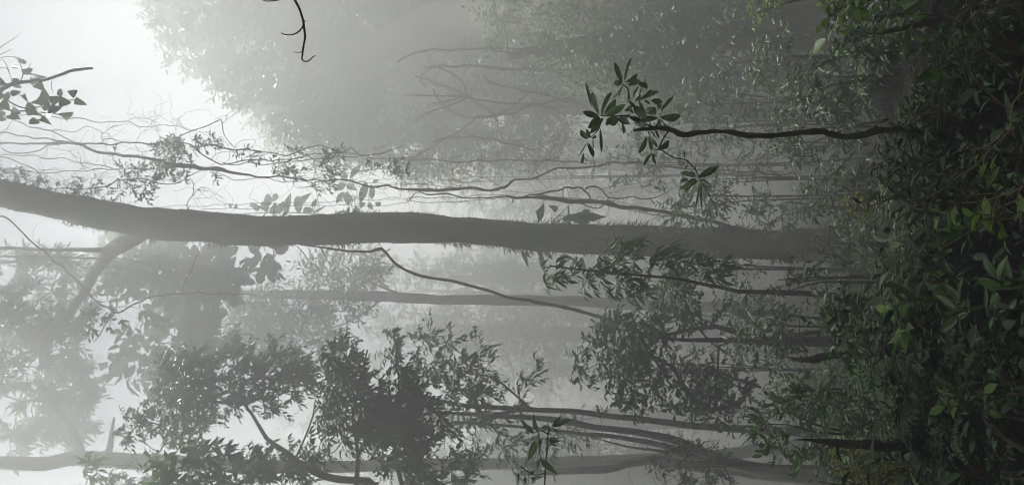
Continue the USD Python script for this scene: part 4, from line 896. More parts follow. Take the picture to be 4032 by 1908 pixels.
stems(hv, [R7((160, 1420, 9), (165, 1219, 8), (172, 1100, 7), (180, 1000, 7), (185, 935, 6), (175, 905, 5)), R7((165, 1160, 5), (120, 1170, 5), (80, 1150, 4), (55, 1130, 4)), R7((178, 960, 6), (145, 945, 6), (120, 955, 5)), R7((135, 950, 5), (140, 1040, 5), (138, 1090, 4)), R7((80, 1150, 4), (40, 1165, 4), (30, 1200, 3)), R7((75, 1060, 3), (70, 1110, 3))], 5.2, TWIG, 86, ('stem', 'shoot'), 6, 0.02, 0.1)
leafy(hv, R7, [(112, 960, 38, 890, 28), (130, 945, 102, 862, 24), (85, 965, 70, 920, 14), (200, 922, 303, 886, 32), (205, 925, 250, 868, 26), (150, 930, 190, 925, 24), (110, 995, 86, 1106, 44), (140, 1088, 233, 1168, 36), (138, 1085, 126, 1148, 20), (190, 995, 232, 1030, 20), (185, 990, 250, 1000, 22), (190, 985, 240, 985, 20), (62, 1132, 42, 1126, 16), (95, 1185, 155, 1178, 24), (32, 1160, 30, 1212, 12), (80, 1165, 118, 1148, 20), (75, 1000, 90, 1020, 26), (150, 985, 140, 1020, 20), (205, 935, 240, 955, 18), (180, 900, 200, 880, 14), (135, 960, 118, 930, 18), (130, 1180, 90, 1215, 26), (60, 1180, 70, 1215, 16), (130, 1000, 155, 1010, 22)], 5.2, LEAF_GLOSS, H_POINT, 11, dy=0.12, roll=0.7)

# the bush left of the mossy trunk (in the upright view)
BY = 7.6
tree('bush', 'round bush of many small dark leaves between the mossy trunk and the slender tree', 'bush',
     [rooted([(3130, 1350, 40, BY), (2990, 1345, 34, BY), (2880, 1338, 22, BY), (2720, 1338, 16, BY), (2600, 1320, 12, BY)], 90),
      [(2990, 1345, 26, BY), (2900, 1300, 20, BY), (2800, 1278, 18, BY), (2700, 1300, 14, BY), (2580, 1320, 12, BY), (2480, 1300, 8, BY)],
      [(2980, 1500, 16, 7.2), (2780, 1610, 20, BY), (2740, 1580, 20, BY), (2700, 1545, 18, BY), (2680, 1480, 16, BY), (2625, 1430, 14, BY), (2570, 1405, 10, BY)],
      [(2900, 1340, 10, 7.3), (2830, 1350, 10, 7.3), (2825, 1450, 9, 7.3), (2820, 1560, 7, 7.3)], [(2830, 1460, 9, 7.3), (2900, 1490, 9, 7.3), (3000, 1530, 9, 7.3)],
      [(2860, 1390, 8, BY), (2760, 1300, 7, BY), (2700, 1180, 6, BY)]],
     [(2420, 1190, BY, 160, 110, 0.4, 90), (2560, 1120, BY, 160, 70, 0.4, 60), (2330, 1260, BY, 120, 110, 0.4, 55), (2500, 1310, BY, 130, 100, 0.45, 105), (2400, 1430, BY, 150, 110, 0.4, 60), (2520, 1480, BY, 110, 90, 0.4, 60), (2700, 1520, BY, 130, 110, 0.4, 50),
      (2740, 1210, BY, 110, 90, 0.4, 36), (2800, 1590, BY, 130, 80, 0.4, 40), (2850, 1480, BY, 110, 90, 0.4, 22), (2620, 1270, BY, 110, 70, 0.35, 30), (2470, 1590, BY, 90, 40, 0.3, 14), (2220, 1330, BY, 26, 60, 0.2, 10)], 91,
     leaf=0.058, ratio=0.52, tpl=T_OVAL, mat=LEAF_MID, bark=BARK_DARK, n_sub=2, n_leaf=6, spray=0.14, singles=300, r_tip=0.0018, r_max=0.012, droop=0.35, from_frac=0.3, trunk_sides=9)
tree('sapling', 'thin upright sapling with narrow drooping leaves close beside the lower mossy trunk', 'sapling',
     [rooted([(3400, 1165, 26, 6.8), (3024, 1150, 19, 6.8), (2916, 1150, 17, 6.8), (2877, 1138, 17, 6.8), (2760, 1122, 13, 6.8), (2640, 1100, 11, 6.8), (2485, 1080, 10, 6.8), (2330, 1067, 9, 6.8), (2172, 1050, 6, 6.8)], 92)],
     [(2200, 1080, 6.8, 50, 60, 0.2, 9), (2290, 1090, 6.8, 60, 60, 0.2, 12), (2400, 1050, 6.8, 60, 60, 0.2, 10), (2480, 1010, 6.8, 60, 60, 0.2, 10), (2480, 1130, 6.8, 80, 50, 0.2, 14), (2620, 1050, 6.8, 70, 60, 0.2, 12), (2780, 1080, 6.8, 80, 60, 0.25, 12)], 92,
     leaf=0.105, ratio=0.30, tpl=T_POINT, hi=H_POINT, mat=LEAF_MID, bark=BARK_DARK, n_sub=2, n_leaf=4, spray=0.13, singles=250, r_tip=0.0018, r_max=0.006, droop=0.8, from_frac=0.35, trunk_sides=8)
# leaning stems in a bundle, lower left of the upright view
for n, (lab, st) in enumerate([
        ('thick leaning stem, topmost of the bundle below the slender tree', R7((1100, 1110, 60, 10.2), (950, 1045, 46, 10.2), (800, 985, 40, 10.2), (650, 955, 34, 10.2), (450, 930, 30, 10.2), (270, 900, 34, 10.2), (100, 880, 26, 10.2)) + R6((1100, 870, 20, 10.2), (900, 850, 12, 10.2))),
        ('leaning stem lying just under the topmost stem of the bundle', R7((1150, 1130, 40, 10.4), (950, 1070, 34, 10.4), (800, 1035, 30, 10.4), (600, 990, 24, 10.4), (350, 960, 20, 10.4), (100, 930, 16, 10.4)) + R6((1000, 900, 10, 10.4))),
        ('thin crooked stem lowest in the leaning bundle', R7((1150, 1135, 26, 10.1), (950, 1085, 20, 10.1), (850, 1065, 16, 10.1), (750, 1045, 14, 10.1), (600, 1030, 10, 10.1), (450, 990, 8, 10.1))),
        ('dark stout crooked trunk bulging near the bottom edge behind the leafy shoot', R7((1250, 1150, 70, 10.8), (1000, 1130, 58, 10.8), (850, 1115, 54, 10.8), (700, 1095, 48, 10.8), (600, 1105, 44, 10.8), (480, 1140, 40, 10.8), (350, 1145, 36, 10.8), (220, 1152, 30, 10.8), (50, 1160, 24, 10.8)))]):
    p, r = rooted(st, 95 + n)
    t_ = Thing('slanting_tree', lab, 'tree', p[0])
    t_.part('stem', tube(p, r, 10, 0.16, n), BARK_GREY)
    c = p[np.random.default_rng(n).integers(len(p) // 3, len(p), 12)] + np.random.default_rng(n + 9).normal(size=(12, 3)) * 0.3
    w, O = wood([(p, r)], c, np.random.default_rng(n), r_tip=0.004)
    for b in w:
        t_.part('branch', b, BARK_GREY)

# ------------------------------------------------------------------ shrubs of the forest floor


def shrub(label, px, py, Y, rx, ry, n, seed, leaf=0.07, mat=None, ratio=0.4, singles=120, droop=0.3, name='shrub', spray=0.14, n_leaf=5, rd=0.35, foot=None, tpl=None):
    g = np.random.default_rng(seed)
    c = W(px, py, Y)
    x0, y0 = c[0] + g.uniform(-0.1, 0.1), Y
    z0 = float(ground(x0, y0)) - 0.06
    tr = []
    for k in range(3):
        e = c + np.array([g.uniform(-1, 1) * ry * 0.5 * M(px, py, Y), g.uniform(-0.1, 0.1), g.uniform(-0.1, 0.5) * rx * M(px, py, Y)])
        p, r = curve([[x0 + g.uniform(-.05, .05), y0, z0], [x0 + (e[0] - x0) * 0.3, y0, z0 + (e[2] - z0) * 0.6], e], step=0.06, rad=[0.012, 0.009, 0.004])
        tr.append((p, r))
    return tree(name, label, 'shrub', tr, [(px, py, Y, rx, ry, rd, n)], seed, leaf=leaf * 0.8, ratio=ratio * 1.15, tpl=tpl or (T_POINT, T_OVAL)[seed % 2], mat=mat or LEAF_DARK, bark=TWIG, n_sub=2, n_leaf=n_leaf, spray=spray, singles=singles, r_tip=0.0016,
                r_max=0.006, droop=droop, from_frac=0.25, trunk_sides=6, arch=0.05)


shrub('low dark shrub at the top edge under the hazy trees', 2960, 150, 8.6, 190, 150, 60, 201, 0.09)
shrub('dim grey-green shrub behind the stem of the dark sapling', 2860, 400, 8.2, 200, 130, 60, 202, 0.09)
shrub('loose shrub of slanting leaves around the tail of the roped lianas', 2740, 800, 8.6, 150, 90, 46, 203, 0.10, mat=LEAF_MID)
shrub('shrub with shiny upturned leaves right beside the mossy trunk foot', 3080, 820, 8.0, 130, 90, 60, 204, 0.08, mat=LEAF_MID)
shrub('small dark shrub below the sapling stem at the edge of the clearing', 2980, 600, 8.8, 130, 110, 40, 205, 0.08)
shrub('dark shrub low behind the round bush', 3010, 1320, 6.6, 120, 130, 56, 206, 0.075)
shrub('shrub crowned with pale curled leaves at the foot of the slender tree', 3130, 1680, 5.6, 130, 130, 44, 207, 0.085, mat=LEAF_MID, droop=-0.5)
shrub('dark tangle of a shrub under the slim upright sapling', 3120, 1130, 6.4, 110, 90, 46, 208, 0.08)
shrub('thin see-through shrub in the dim gap beyond the fern', 3400, 1580, 5.2, 130, 120, 40, 209, 0.06)
shrub('dim shrub at the top edge among broad leaves', 3480, 90, 5.4, 170, 130, 50, 210, 0.09)
shrub('dark shrub in the shade between the dark sapling and the mossy trunk', 3330, 760, 6.6, 150, 110, 46, 211, 0.075)
shrub('shrub in deep shade between the sapling foot and the top edge', 3300, 320, 6.2, 170, 140, 56, 212, 0.08)
shrub('shadowed shrub of narrow leaves beyond the strap-leaved rosettes', 3390, 1300, 5.0, 150, 130, 60, 213, 0.085)
shrub('shrub in near darkness at the bottom right corner', 3800, 1800, 3.6, 150, 130, 40, 214, 0.055)
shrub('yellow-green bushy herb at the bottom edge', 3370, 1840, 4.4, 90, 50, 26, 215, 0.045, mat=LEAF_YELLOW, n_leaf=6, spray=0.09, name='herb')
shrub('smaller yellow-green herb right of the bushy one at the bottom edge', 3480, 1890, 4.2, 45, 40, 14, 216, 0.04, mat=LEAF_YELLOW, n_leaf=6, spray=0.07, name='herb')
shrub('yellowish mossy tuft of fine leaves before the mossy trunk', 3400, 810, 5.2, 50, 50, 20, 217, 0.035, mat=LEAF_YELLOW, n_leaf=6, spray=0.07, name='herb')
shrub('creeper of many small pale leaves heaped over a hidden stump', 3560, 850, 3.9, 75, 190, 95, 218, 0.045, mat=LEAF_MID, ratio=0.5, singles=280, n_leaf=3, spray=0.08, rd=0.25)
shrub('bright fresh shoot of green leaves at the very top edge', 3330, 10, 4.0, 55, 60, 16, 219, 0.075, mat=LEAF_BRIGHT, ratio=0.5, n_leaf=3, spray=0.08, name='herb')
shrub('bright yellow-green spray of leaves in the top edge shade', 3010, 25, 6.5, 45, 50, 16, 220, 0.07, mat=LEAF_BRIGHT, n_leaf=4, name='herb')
shrub('small leafy plant catching light at the right edge near the bottom', 4000, 1640, 3.2, 45, 60, 10, 221, 0.06, mat=LEAF_MID, n_leaf=4, spray=0.07, name='herb')
shrub('leafy herb at the right edge halfway up', 4025, 1080, 2.9, 40, 60, 8, 222, 0.05, mat=LEAF_MID, n_leaf=4, spray=0.06, name='herb')
shrub('small shrub showing through below the mossy trunk foot', 3560, 1060, 5.0, 70, 70, 26, 223, 0.06)
shrub('faint patch of fresh yellow leaves on a twig beside the twisted lianas', 1810, 705, 13.5, 30, 50, 12, 224, 0.14, mat=LEAF_YELLOW, n_leaf=3, spray=0.16, name='seedling_tree')

for lab, px, py, Y, rx, ry, n, lf in (
        ('low tangle of dim leaves at the right edge under the top corner', 3880, 130, 3.3, 120, 160, 40, 0.06),
        ('dark low shrub behind the pale broad leaves', 3700, 420, 4.0, 110, 150, 46, 0.06),
        ('dim low shrub where the sapling stem enters the undergrowth', 3600, 620, 4.3, 110, 110, 46, 0.06),
        ('dark low shrub crossed by the arching pale twig', 3760, 760, 3.7, 120, 120, 40, 0.055),
        ('low shrub in black shade between the forked twigs and the right edge', 3950, 640, 3.0, 90, 150, 34, 0.05),
        ('dim shrub between the leafy creeper and the strap-leaved plants', 3700, 1080, 3.9, 110, 120, 44, 0.055),
        ('dark low shrub under the strap-leaved plants', 3860, 1330, 3.5, 120, 130, 44, 0.055),
        ('dark bush filling the shade below the dark fern', 3560, 1420, 4.4, 130, 150, 60, 0.055),
        ('low dark shrub at the right edge below the centre', 3960, 1480, 3.1, 90, 130, 34, 0.05),
        ('dark shrub between the rotten stump and the dim fern', 3650, 1660, 4.0, 130, 120, 50, 0.055),
        ('tangled dark shrub behind the yellow-green herbs at the bottom edge', 3250, 1850, 5.2, 120, 100, 44, 0.06),
        ('dark shrub standing between the stump and the leaning bundle', 3150, 1560, 6.0, 120, 100, 44, 0.06)):
    shrub(lab, px, py, Y, rx, ry, n, 230 + px % 97, lf, singles=80)

for lab, px, py, Y, rx, ry, n, lf in (
        ('misty understory shrub at the top edge left of the broad leaves', 2700, 90, 8.8, 200, 120, 80, 0.085),
        ('misty understory shrub above the sapling rosettes', 2560, 250, 9.6, 190, 110, 76, 0.085),
        ('misty shrub behind the middle of the sapling stem', 2700, 520, 9.4, 210, 90, 70, 0.08),
        ('misty feathery shrub just below the sapling rosettes', 2480, 650, 10.4, 150, 80, 46, 0.085),
        ('misty shrub between the roped lianas and the sapling stem', 2900, 690, 8.6, 170, 90, 66, 0.075),
        ('misty shrub tight against the lower side of the mossy trunk', 2800, 1060, 9.4, 200, 60, 56, 0.075),
        ('misty shrub in the opening between round bush and mossy trunk', 2960, 1230, 8.4, 160, 90, 66, 0.075),
        ('misty shrub below the round bush in the mid distance', 2760, 1440, 9.4, 180, 90, 60, 0.075),
        ('misty shrub beyond the shrub with pale curled leaves', 2950, 1620, 8.4, 170, 110, 66, 0.075),
        ('misty shrub overhanging the leaning bundle at the bottom edge', 2720, 1840, 8.2, 170, 80, 60, 0.075),
        ('dark misty shrub by the top edge beside the fresh green shoot', 3120, 250, 7.2, 170, 130, 76, 0.07),
        ('dark misty shrub behind the foot of the sapling', 3180, 520, 6.9, 160, 120, 76, 0.065),
        ('dark misty shrub in front of the mossy trunk foot', 3360, 960, 6.6, 110, 90, 50, 0.06)):
    shrub(lab, px, py, Y, rx, ry, n, 300 + px % 89, lf, singles=60, rd=0.6)

# ------------------------------------------------------------------ plants with leaves one can count
r1 = Thing('strap_leaf_plant', 'plant with stiff strap leaves, the lower left one of two, its lowest leaf shining', 'plant', on_ground(3790, 1230, 3.3))
p0 = W(*A6((815, 1075))[0], 3.3)
r1.part('stem', tube(*curve([r1.base, (r1.base + p0) / 2 + 0.02, p0, p0 + np.array([0, 0, 0.03])], step=0.02, rad=[0.008, 0.007, 0.006, 0.003]), 7), GREEN_STEM)
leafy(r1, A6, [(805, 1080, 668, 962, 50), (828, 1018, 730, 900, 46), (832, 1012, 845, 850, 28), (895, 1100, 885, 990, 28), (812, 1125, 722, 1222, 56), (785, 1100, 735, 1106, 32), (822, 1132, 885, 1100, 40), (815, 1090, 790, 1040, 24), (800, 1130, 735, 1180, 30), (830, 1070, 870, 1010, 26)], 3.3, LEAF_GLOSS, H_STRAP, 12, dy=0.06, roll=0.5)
r2_ = Thing('strap_leaf_plant', 'plant with stiff strap leaves nearest the right edge, two of them glinting', 'plant', on_ground(3960, 1130, 2.9))
p0 = W(*A6((1120, 930))[0], 2.9)
r2_.part('stem', tube(*curve([r2_.base, (r2_.base + p0) / 2 + 0.02, p0, p0 + np.array([0, 0, 0.03])], step=0.02, rad=[0.008, 0.007, 0.006, 0.003]), 7), GREEN_STEM)
leafy(r2_, A6, [(1095, 865, 988, 710, 52), (1100, 860, 1150, 710, 38), (1185, 862, 1150, 722, 46), (1118, 925, 962, 872, 72), (1005, 920, 1016, 1072, 28), (1100, 960, 1042, 1045, 34), (1104, 975, 1078, 1076, 42), (1225, 1000, 1160, 1082, 44), (1150, 1085, 1088, 1106, 18), (1068, 1120, 1034, 1225, 26), (1130, 910, 1190, 880, 40), (1240, 780, 1290, 770, 50), (1290, 1080, 1255, 1170, 30)], 2.9, LEAF_GLOSS, H_STRAP, 13, dy=0.06, roll=0.5)
bl = Thing('broad_leaf_plant', 'plant with two wide pale green leaves catching light in the dark near the top edge', 'plant', on_ground(3740, 330, 3.6))
stems(bl, [A5((690, 900, 8), (690, 700, 8), (680, 560, 8), (685, 450, 7), (690, 340, 6), (680, 280, 5)), A5((660, 700, 4), (655, 600, 5), (670, 520, 5)), A5((690, 350, 4), (640, 300, 4), (590, 285, 3)), A5((690, 500, 5), (660, 495, 4), (630, 495, 4))], 3.6, GREEN_STEM, 100, ('stem', 'stalk'), 6, 0.02, 0.0)
leafy(bl, A5, [(635, 490, 528, 572, 62), (625, 525, 768, 488, 96), (600, 285, 508, 245, 34), (685, 262, 605, 262, 56), (588, 285, 640, 335, 50), (600, 300, 575, 370, 16), (722, 640, 708, 792, 30), (738, 668, 786, 710, 18), (765, 270, 768, 400, 20), (845, 565, 828, 740, 18), (648, 690, 628, 730, 14), (655, 690, 650, 735, 10), (900, 440, 950, 455, 44), (905, 500, 860, 520, 30), (730, 540, 740, 640, 34), (700, 350, 690, 420, 40)], 3.6, LEAF_MID, H_HEART, 14, dy=0.08, roll=0.5)
for lab, win, items, Y, mat, g in (
        ('pair of bright blade leaves in the dark above the sapling foot', A5, [(0, 370, 95, 298, 26), (5, 372, 30, 300, 14), (-20, 380, -70, 330, 20), (-10, 390, 20, 450, 18)], 5.2, LEAF_GLOSS, 15),
        ('long hanging blade leaf by the upper brown twigs', A5, [(975, 178, 905, 365, 26), (990, 190, 1040, 250, 20), (1145, 195, 1085, 260, 16), (960, 190, 940, 230, 18), (690, 185, 830, 180, 16), (840, 5, 780, 40, 22)], 3.2, LEAF_MID, 16),
        ('dim plant with drooping broad leaves left of the brown twigs', A6, [(865, 480, 965, 375, 40), (830, 475, 818, 440, 18), (870, 520, 690, 530, 60), (850, 540, 700, 600, 60), (720, 570, 700, 660, 40), (900, 530, 1015, 515, 44), (890, 560, 905, 610, 20), (905, 610, 915, 665, 22), (870, 500, 760, 560, 40), (740, 640, 700, 700, 20), (790, 655, 740, 690, 26), (680, 720, 650, 750, 30)], 3.1, LEAF_MID, 17),
        ('shadowy plant with long pointed leaves right of the bottom centre', A7, [(1040, 320, 960, 400, 40), (1030, 310, 1065, 400, 26), (1045, 310, 1030, 190, 34), (1060, 300, 1075, 220, 36), (1080, 240, 1160, 240, 40), (800, 340, 760, 380, 26), (1180, 330, 1220, 240, 30), (980, 330, 930, 300, 20)], 3.7, LEAF_DARK, 18),
        ('dark big-leaved plant deep in shade at the right edge', A7, [(1500, 330, 1640, 255, 50), (1500, 340, 1390, 470, 50), (1480, 330, 1420, 230, 44), (1500, 300, 1490, 180, 30), (1510, 350, 1560, 440, 40), (1300, 300, 1310, 380, 24), (1560, 75, 1543, 240, 26), (1760, 100, 1755, 220, 30)], 3.2, LEAF_DARK, 19)):
    c0, c1 = win((items[0][0], items[0][1]), (items[0][0], items[0][1]))
    t_ = Thing('blade_leaf_plant', lab, 'plant', on_ground(c0[0], c0[1], Y))
    q = W(c0[0], c0[1], Y)
    t_.part('stem', tube(*curve([t_.base - np.array([0, 0, 0.05]), (t_.base + q) / 2 + np.array([0.02, 0.02, 0]), q], step=0.03, rad=[0.007, 0.006, 0.004]), 6), GREEN_STEM)
    leafy(t_, win, items, Y, mat, H_POINT, g, dy=0.08, roll=0.5)


for lab, px, py, Y, lf, n, mat in (
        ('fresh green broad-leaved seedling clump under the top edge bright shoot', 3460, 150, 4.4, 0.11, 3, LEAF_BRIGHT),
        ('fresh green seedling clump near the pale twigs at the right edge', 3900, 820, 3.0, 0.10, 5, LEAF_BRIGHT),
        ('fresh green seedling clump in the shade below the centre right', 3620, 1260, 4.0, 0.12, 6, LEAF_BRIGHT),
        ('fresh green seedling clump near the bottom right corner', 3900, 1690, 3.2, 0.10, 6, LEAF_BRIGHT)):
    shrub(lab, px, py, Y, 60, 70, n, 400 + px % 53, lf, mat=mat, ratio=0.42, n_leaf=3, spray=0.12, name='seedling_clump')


# bare twigs near the camera, bottom right of the picture
def twigs(label, paths, Y, seed, bark=None):
    p = paths[0][0]
    t_ = Thing('bare_twig', label, 'twig', W(p[0], p[1], p[3] if len(p) > 3 else Y))
    stems(t_, paths, Y, bark or TWIG_PALE, seed, ('branch', 'twig'), 6, 0.015, 0.1, 0.0015, 0.3)


twigs('dark forked twig with pale side shoot, uppermost of the brown twigs at the right', [A5((1400, 830, 14), (1200, 760, 12), (1100, 690, 11), (1020, 630, 11), (960, 580, 10), (910, 480, 10), (885, 420, 9), (878, 370, 8), (895, 300, 6), (906, 215, 5)), A5((915, 478, 8), (950, 455, 7), (1040, 380, 6), (1125, 322, 5)), A5((1100, 700, 6), (1050, 745, 5), (995, 780, 4)), A5((880, 375, 5), (780, 290, 3)), A5((1110, 705, 6), (1040, 700, 5), (970, 705, 4))], 2.7, 110, TWIG)
twigs('long pale brown twig arching across the dark lower right with thin side shoots', [A5((1500, 500, 12), (1275, 625, 11), (1235, 665, 11), (1198, 720, 11), (1185, 800, 10), (1178, 880, 10), (1100, 970, 10), (1020, 1050, 10), (930, 1150, 9), (820, 1219, 8)) + A6((770, 215, 7), (640, 300, 6), (520, 380, 5), (440, 440, 4)),
      A5((1050, 1015, 6), (950, 1020, 5), (860, 1020, 5), (760, 1070, 4), (670, 1102, 3)), A5((950, 1035, 5), (870, 1105, 4), (800, 1180, 3)), A5((1190, 870, 6), (1205, 940, 5)), A5((1230, 660, 6), (1245, 590, 5), (1260, 520, 4), (1268, 450, 3)), A5((1255, 520, 5), (1160, 450, 4), (1080, 400, 4), (990, 330, 3)), A5((1235, 670, 7), (1240, 700, 5))], 2.6, 111)
twigs('forked pale twig spreading in from the right edge below the arching one', [A6((1500, 130, 12), (1275, 228, 11), (1200, 270, 9), (1110, 298, 8), (1030, 322, 8), (920, 345, 6), (820, 345, 5), (750, 335, 4)), A6((1130, 290, 6), (1040, 288, 5), (960, 285, 4), (900, 283, 3)), A6((1035, 320, 6), (1000, 390, 5), (960, 450, 4), (925, 500, 3)), A6((1255, 235, 8), (1225, 310, 7), (1225, 370, 7), (1245, 450, 6), (1258, 540, 4)), A6((820, 348, 4), (780, 375, 3), (750, 390, 2)), A6((1080, 310, 5), (1065, 400, 4), (1050, 540, 3))], 2.5, 112)
twigs('lowest pale twig from the right edge slanting down behind the strap leaves', [A6((1500, 250, 10), (1275, 310, 9), (1150, 358, 8), (1080, 390, 7), (1020, 440, 6), (970, 500, 6), (900, 545, 5), (820, 595, 5), (740, 640, 4), (650, 715, 4)), A6((1060, 405, 5), (1040, 350, 3)), A6((1290, 590, 5), (1240, 615, 4), (1200, 640, 3))], 2.55, 113)
twigs('pale broken twig lying at the bottom right corner', [A7((1900, 1190, 9), (1749, 1175, 8), (1680, 1172, 7), (1640, 1160, 6), (1625, 1150, 5)), A7((1680, 1172, 5), (1660, 1180, 4), (1640, 1182, 3))], 2.9, 114)
twigs('dead twig caught above the rosettes beneath the mossy trunk foot', [A6((245, 968, 5), (360, 975, 5), (490, 985, 4)), A6((290, 970, 3), (360, 990, 3), (420, 995, 2))], 4.6, 115)

twigs('thin arching stem crossing the shade high in the top right corner', [A5((1300, 20, 7), (1000, 90, 6), (860, 180, 5), (760, 290, 5), (700, 420, 4), (690, 560, 3)), A5((860, 180, 4), (800, 130, 3), (720, 110, 2)), A5((1000, 90, 4), (1010, 30, 3), (990, -20, 2))], 3.0, 116)
twigs('thin arching stem bent over between the sapling foot and the broad leaves', [A5((900, 900, 7), (720, 780, 6), (560, 690, 5), (400, 640, 5), (260, 620, 4), (170, 615, 3)), A5((400, 640, 4), (330, 560, 3), (290, 500, 2)), A5((560, 690, 4), (480, 760, 3), (420, 800, 2))], 3.9, 117)
twigs('thin stem arching through the shade below the strap leaves', [A7((1700, 420, 7), (1500, 520, 6), (1300, 560, 5), (1100, 640, 5), (960, 760, 4), (900, 860, 3)), A7((1300, 560, 4), (1200, 480, 3), (1130, 430, 2)), A7((1100, 640, 4), (1000, 610, 3), (930, 600, 2))], 3.3, 118)

# rotten snag and stump
sg = rooted([(4060, 1778, 60, 4.3), (3900, 1765, 54, 4.3), (3700, 1752, 48, 4.3), (3500, 1748, 44, 4.3), (3330, 1742, 34, 4.3), (3230, 1738, 22, 4.3), (3170, 1728, 9, 4.3), (3140, 1722, 3, 4.3)], 120, 0.03)
t_ = Thing('snag', 'dark rotten standing stump of a slim trunk at the bottom right, broken off short', 'tree stump', sg[0][0])
t_.part('trunk', tube(sg[0], sg[1], 20, 0.55, 5), BARK_DARK)
st = rooted([(3290, 1395, 26, 5.6), (3240, 1402, 30, 5.6), (3190, 1410, 28, 5.6), (3140, 1414, 18, 5.6), (3118, 1410, 9, 5.6), (3096, 1402, 3, 5.6)], 121, 0.03)
t_ = Thing('snag', 'short dark stump leaning among the ferns below the round bush', 'tree stump', st[0][0])
t_.part('trunk', tube(st[0], st[1], 18, 0.55, 6), BARK_DARK)
p, r = traced(A7((310, 322, 10), (265, 270, 8), (248, 220, 7), (250, 150, 6), (245, 60, 4)), 0.03, 5.6, 0.003, 7)
t_.part('twig', tube(p, r, 6), BARK_DARK)
"""bush-floor plants that repeat"""


# ------------------------------------------------------------------ ferns and seedlings, repeated over the forest floor
def frond(length, seed, pairs=15, wide=0.17, lift=0.75):
    g = np.random.default_rng(seed)
    n = 16
    s = np.linspace(0, 1, n)
    p = np.stack([length * (s * 0.75 + 0.1 * np.sin(s * 2)), 0.03 * np.sin(s * 3 + seed) * length, length * (lift * s - 0.75 * s ** 2.1)], -1)
    rach = tube(p, np.linspace(0.0035, 0.001, n), 4, close=False)
    t = np.linspace(0.16, 0.98, pairs)
    P = np.stack([np.interp(t, s, p[:, k]) for k in range(3)], -1)
    T = unit(np.stack([np.interp(t, s, np.gradient(p[:, k])) for k in range(3)], -1))
    side = unit(np.cross(T, [0, 0, 1.0]))
    up = np.cross(side, T)
    L = wide * length * np.sin(np.pi * np.clip(t, 0, 1) ** 0.75 * 0.93 + 0.12) + 0.008
    ms = [rach]
    for sg_ in (-1, 1):
        D = unit(side * sg_ + T * 0.42 - up * 0.18 + g.normal(size=P.shape) * 0.06)
        ms.append(merge(leaves(P, D, up + 0 * D + g.normal(size=P.shape) * 0.12, L * g.uniform(0.85, 1.1, pairs), np.full(pairs, length * 0.045), T_FAR), T_FAR[1]))
    return join(ms)


def rot_z(m, a):
    c, s = math.cos(a), math.sin(a)
    return m[0] @ np.array([[c, s, 0], [-s, c, 0], [0, 0, 1]]), m[1]


class Kind:
    """A plant whose parts are built once; the later ones refer to the first."""

    def __init__(self, name, category, parts):
        self.name, self.category, self.parts, self.first = name, category, parts, None

    def place(self, label, group, pos, rz, sc):
        path = numbered('/World', self.name)
        x = UsdGeom.Xform.Define(stage, path)
        prim = x.GetPrim()
        if self.first is None:
            self.first = path
            for nm, mesh, mat in self.parts:
                put(numbered(path, nm), mesh[0], mesh[1], mat)
        else:
            prim.GetReferences().AddInternalReference(self.first)
            prim.SetInstanceable(True)
        x.ClearXformOpOrder()
        x.AddTranslateOp().Set(Gf.Vec3d(*map(float, pos)))
        x.AddRotateZOp().Set(float(math.degrees(rz)))
        x.AddScaleOp().Set(Gf.Vec3f(sc, sc, sc))
        data(prim, label=label, category=self.category, group=group)


def fern_kind(seed, n, length):
    g = np.random.default_rng(seed)
    return [('frond', rot_z(frond(length * g.uniform(0.75, 1.1), seed * 10 + k, lift=g.uniform(0.55, 1.25)), k * 2 * np.pi / n + g.uniform(-.3, .3)), FERN) for k in range(n)]


def seedling_kind(seed, h, n, leaf, ratio, tpl, mat, bark):
    g = np.random.default_rng(seed)
    out = []
    p = curve([[0, 0, -0.04], [g.uniform(-.04, .04), g.uniform(-.04, .04), h * 0.5], [g.uniform(-.08, .08), g.uniform(-.08, .08), h]], step=0.04)
    out.append(('stem', tube(p, np.linspace(0.006, 0.002, len(p)), 5), bark))
    for k in range(n):
        t = 0.25 + 0.75 * (k + 0.5) / n
        q = np.array([np.interp(t, np.linspace(0, 1, len(p)), p[:, c]) for c in range(3)])
        a = k * 2.4 + g.uniform(-.3, .3)
        D = unit(np.array([math.cos(a), math.sin(a), g.uniform(-0.2, 0.6)]))
        L = leaf * g.uniform(0.7, 1.15)
        e = q + D * L * 0.22
        v = leaves(e[None], D[None], (np.array([0, 0, 1.0]) + g.normal(size=3) * 0.25)[None], np.array([L]), np.array([L * ratio]), tpl)[0]
        s_, f_ = spikes(q[None], e[None], 0.0022)
        out.append(('leaf', join([(v, tpl[1]), (s_, f_)]), mat))
    return out


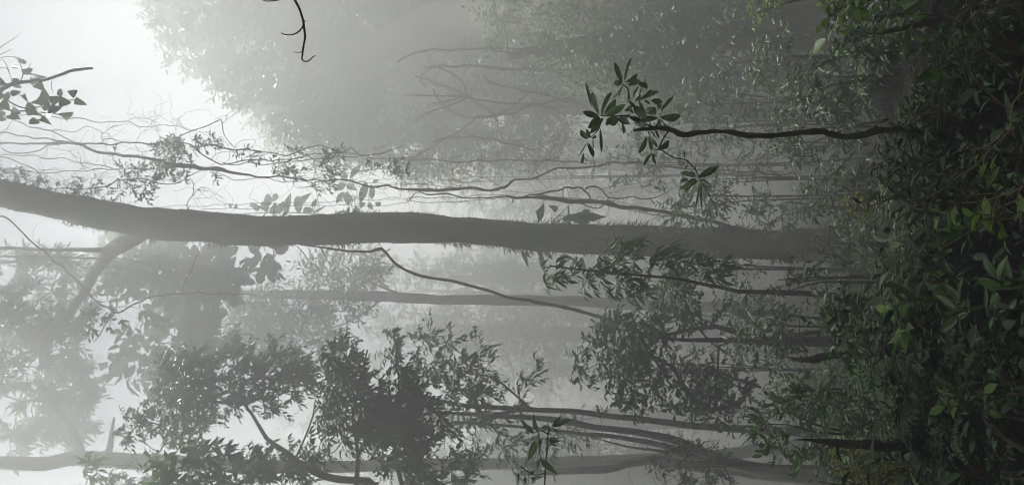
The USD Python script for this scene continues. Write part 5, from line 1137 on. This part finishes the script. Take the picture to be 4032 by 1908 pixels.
FERNS = [Kind('fern', 'fern', fern_kind(s, n, l)) for s, n, l in ((1, 9, 0.62), (2, 7, 0.5), (3, 11, 0.75))]
SEEDS = [Kind('seedling', 'seedling', seedling_kind(11, 0.45, 12, 0.13, 0.42, H_POINT, LEAF_DARK, GREEN_STEM)), Kind('seedling', 'seedling', seedling_kind(12, 0.3, 9, 0.17, 0.5, H_OVAL, LEAF_MID, GREEN_STEM)),
         Kind('seedling', 'seedling', seedling_kind(13, 0.6, 16, 0.16, 0.26, H_POINT, LEAF_DARK, GREEN_STEM)), Kind('seedling', 'seedling', seedling_kind(14, 0.22, 8, 0.2, 0.2, H_STRAP, LEAF_GLOSS, GREEN_STEM))]
for lab, px, py, Y, k, sc, rz in (
        ('shaggy pale fern at the foot of the mossy trunk on its lower side', 3230, 1090, 7.2, 0, 1.15, 0.4), ('second shaggy fern just right of the one at the trunk foot', 3290, 1120, 6.6, 1, 1.1, 1.7),
        ('large arching fern at the bottom edge under the leaning bundle', 2960, 1860, 6.0, 2, 1.5, 2.2), ('fern leaning out beside the large one at the bottom edge', 3060, 1800, 5.6, 0, 1.3, 0.9),
        ('dark fern in the middle of the lower right shade', 3370, 1400, 4.6, 2, 1.05, 2.9), ('small fern in the dark beyond the strap-leaved plant', 3760, 1570, 3.7, 1, 0.8, 0.3), ('dim fern below the leafy creeper', 3450, 950, 5.4, 0, 0.9, 1.0),
        ('fern with drooping fronds behind the round bush', 3320, 1540, 5.0, 0, 1.0, 2.0), ('fern in the shade right of the sapling foot', 3560, 480, 4.7, 1, 0.9, 0.2)):
    q = on_ground(px, py, Y)
    FERNS[k].place(lab, None, q, rz, sc)
rng = np.random.default_rng(77)
n_f = n_s = 0
for y in np.concatenate([np.linspace(2.7, 6.0, 26), np.linspace(6.0, 12.5, 60)]):
    half = 0.40 * y + 0.5
    x = rng.uniform(-half, half)
    y = y + rng.uniform(-0.2, 0.2)
    q = np.array([x, y, float(ground(x, y))])
    a, b, d = to_px(q)
    near = y < 4.0
    if rng.random() < (0.16 if near else 0.4):
        FERNS[rng.integers(3)].place('dim green fern in the dark undergrowth of the forest floor', 'ferns of the undergrowth', q, rng.uniform(0, 6.28), rng.uniform(0.6, 1.1) * (0.55 if near else 1.0))
    else:
        SEEDS[rng.integers(4)].place('dim leafy seedling in the dark undergrowth of the forest floor', 'seedlings of the undergrowth', q, rng.uniform(0, 6.28), rng.uniform(0.6, 1.25) * (0.7 if near else 0.85))

# fallen leaves and the finest ground plants, past counting
n = 3600
y = 1.2 + 9.5 * rng.random(n) ** 1.3
x = rng.uniform(-1, 1, n) * (0.42 * y + 0.6)
P = np.stack([x, y, ground(x, y) + rng.uniform(0.0, 0.07, n)], -1)
D = unit(np.stack([rng.normal(size=n), rng.normal(size=n), rng.normal(size=n) * 0.25], -1))
L = rng.uniform(0.03, 0.075, n)
put('/World/leaf_litter', *merge(leaves(P, D, np.array([0, 0, 1.0]) + rng.normal(size=(n, 3)) * 0.35, L, L * 0.45, T_OVAL), T_OVAL[1]), LITTER, True, kind='stuff', label='brown fallen leaves strewn over the forest floor', category='leaf litter')
n = 14000
y = 1.8 + 12.0 * rng.random(n) ** 1.1
x = rng.uniform(-1, 1, n) * (0.42 * y + 0.8)
cl_ = meshkit.fbm(np.stack([x * 1.4, y * 1.4, 0 * x], -1), 3, 5)
keep = (cl_ > np.where(y < 4.2, 0.50, 0.49)) & ((y > 4.2 + 1.5 * rng.random(n)) | (rng.random(n) < 0.45))
x, y, cl_ = x[keep], y[keep], cl_[keep]
n = len(x)
P = np.stack([x, y, ground(x, y) + rng.random(n) * 0.38 * (cl_ - 0.40) / 0.3 + 0.03], -1)
D = unit(np.stack([rng.normal(size=n), rng.normal(size=n), 0.35 + rng.normal(size=n) * 0.4], -1))
L = rng.uniform(0.04, 0.10, n)
put('/World/ground_cover', *merge(leaves(P, D, np.array([0, 0, 1.0]) + rng.normal(size=(n, 3)) * 0.4, L, L * 0.42, T_OVAL), T_OVAL[1]), LEAF_DARK, True, kind='stuff', label='low dark green ground plants between the shrubs', category='ground cover')
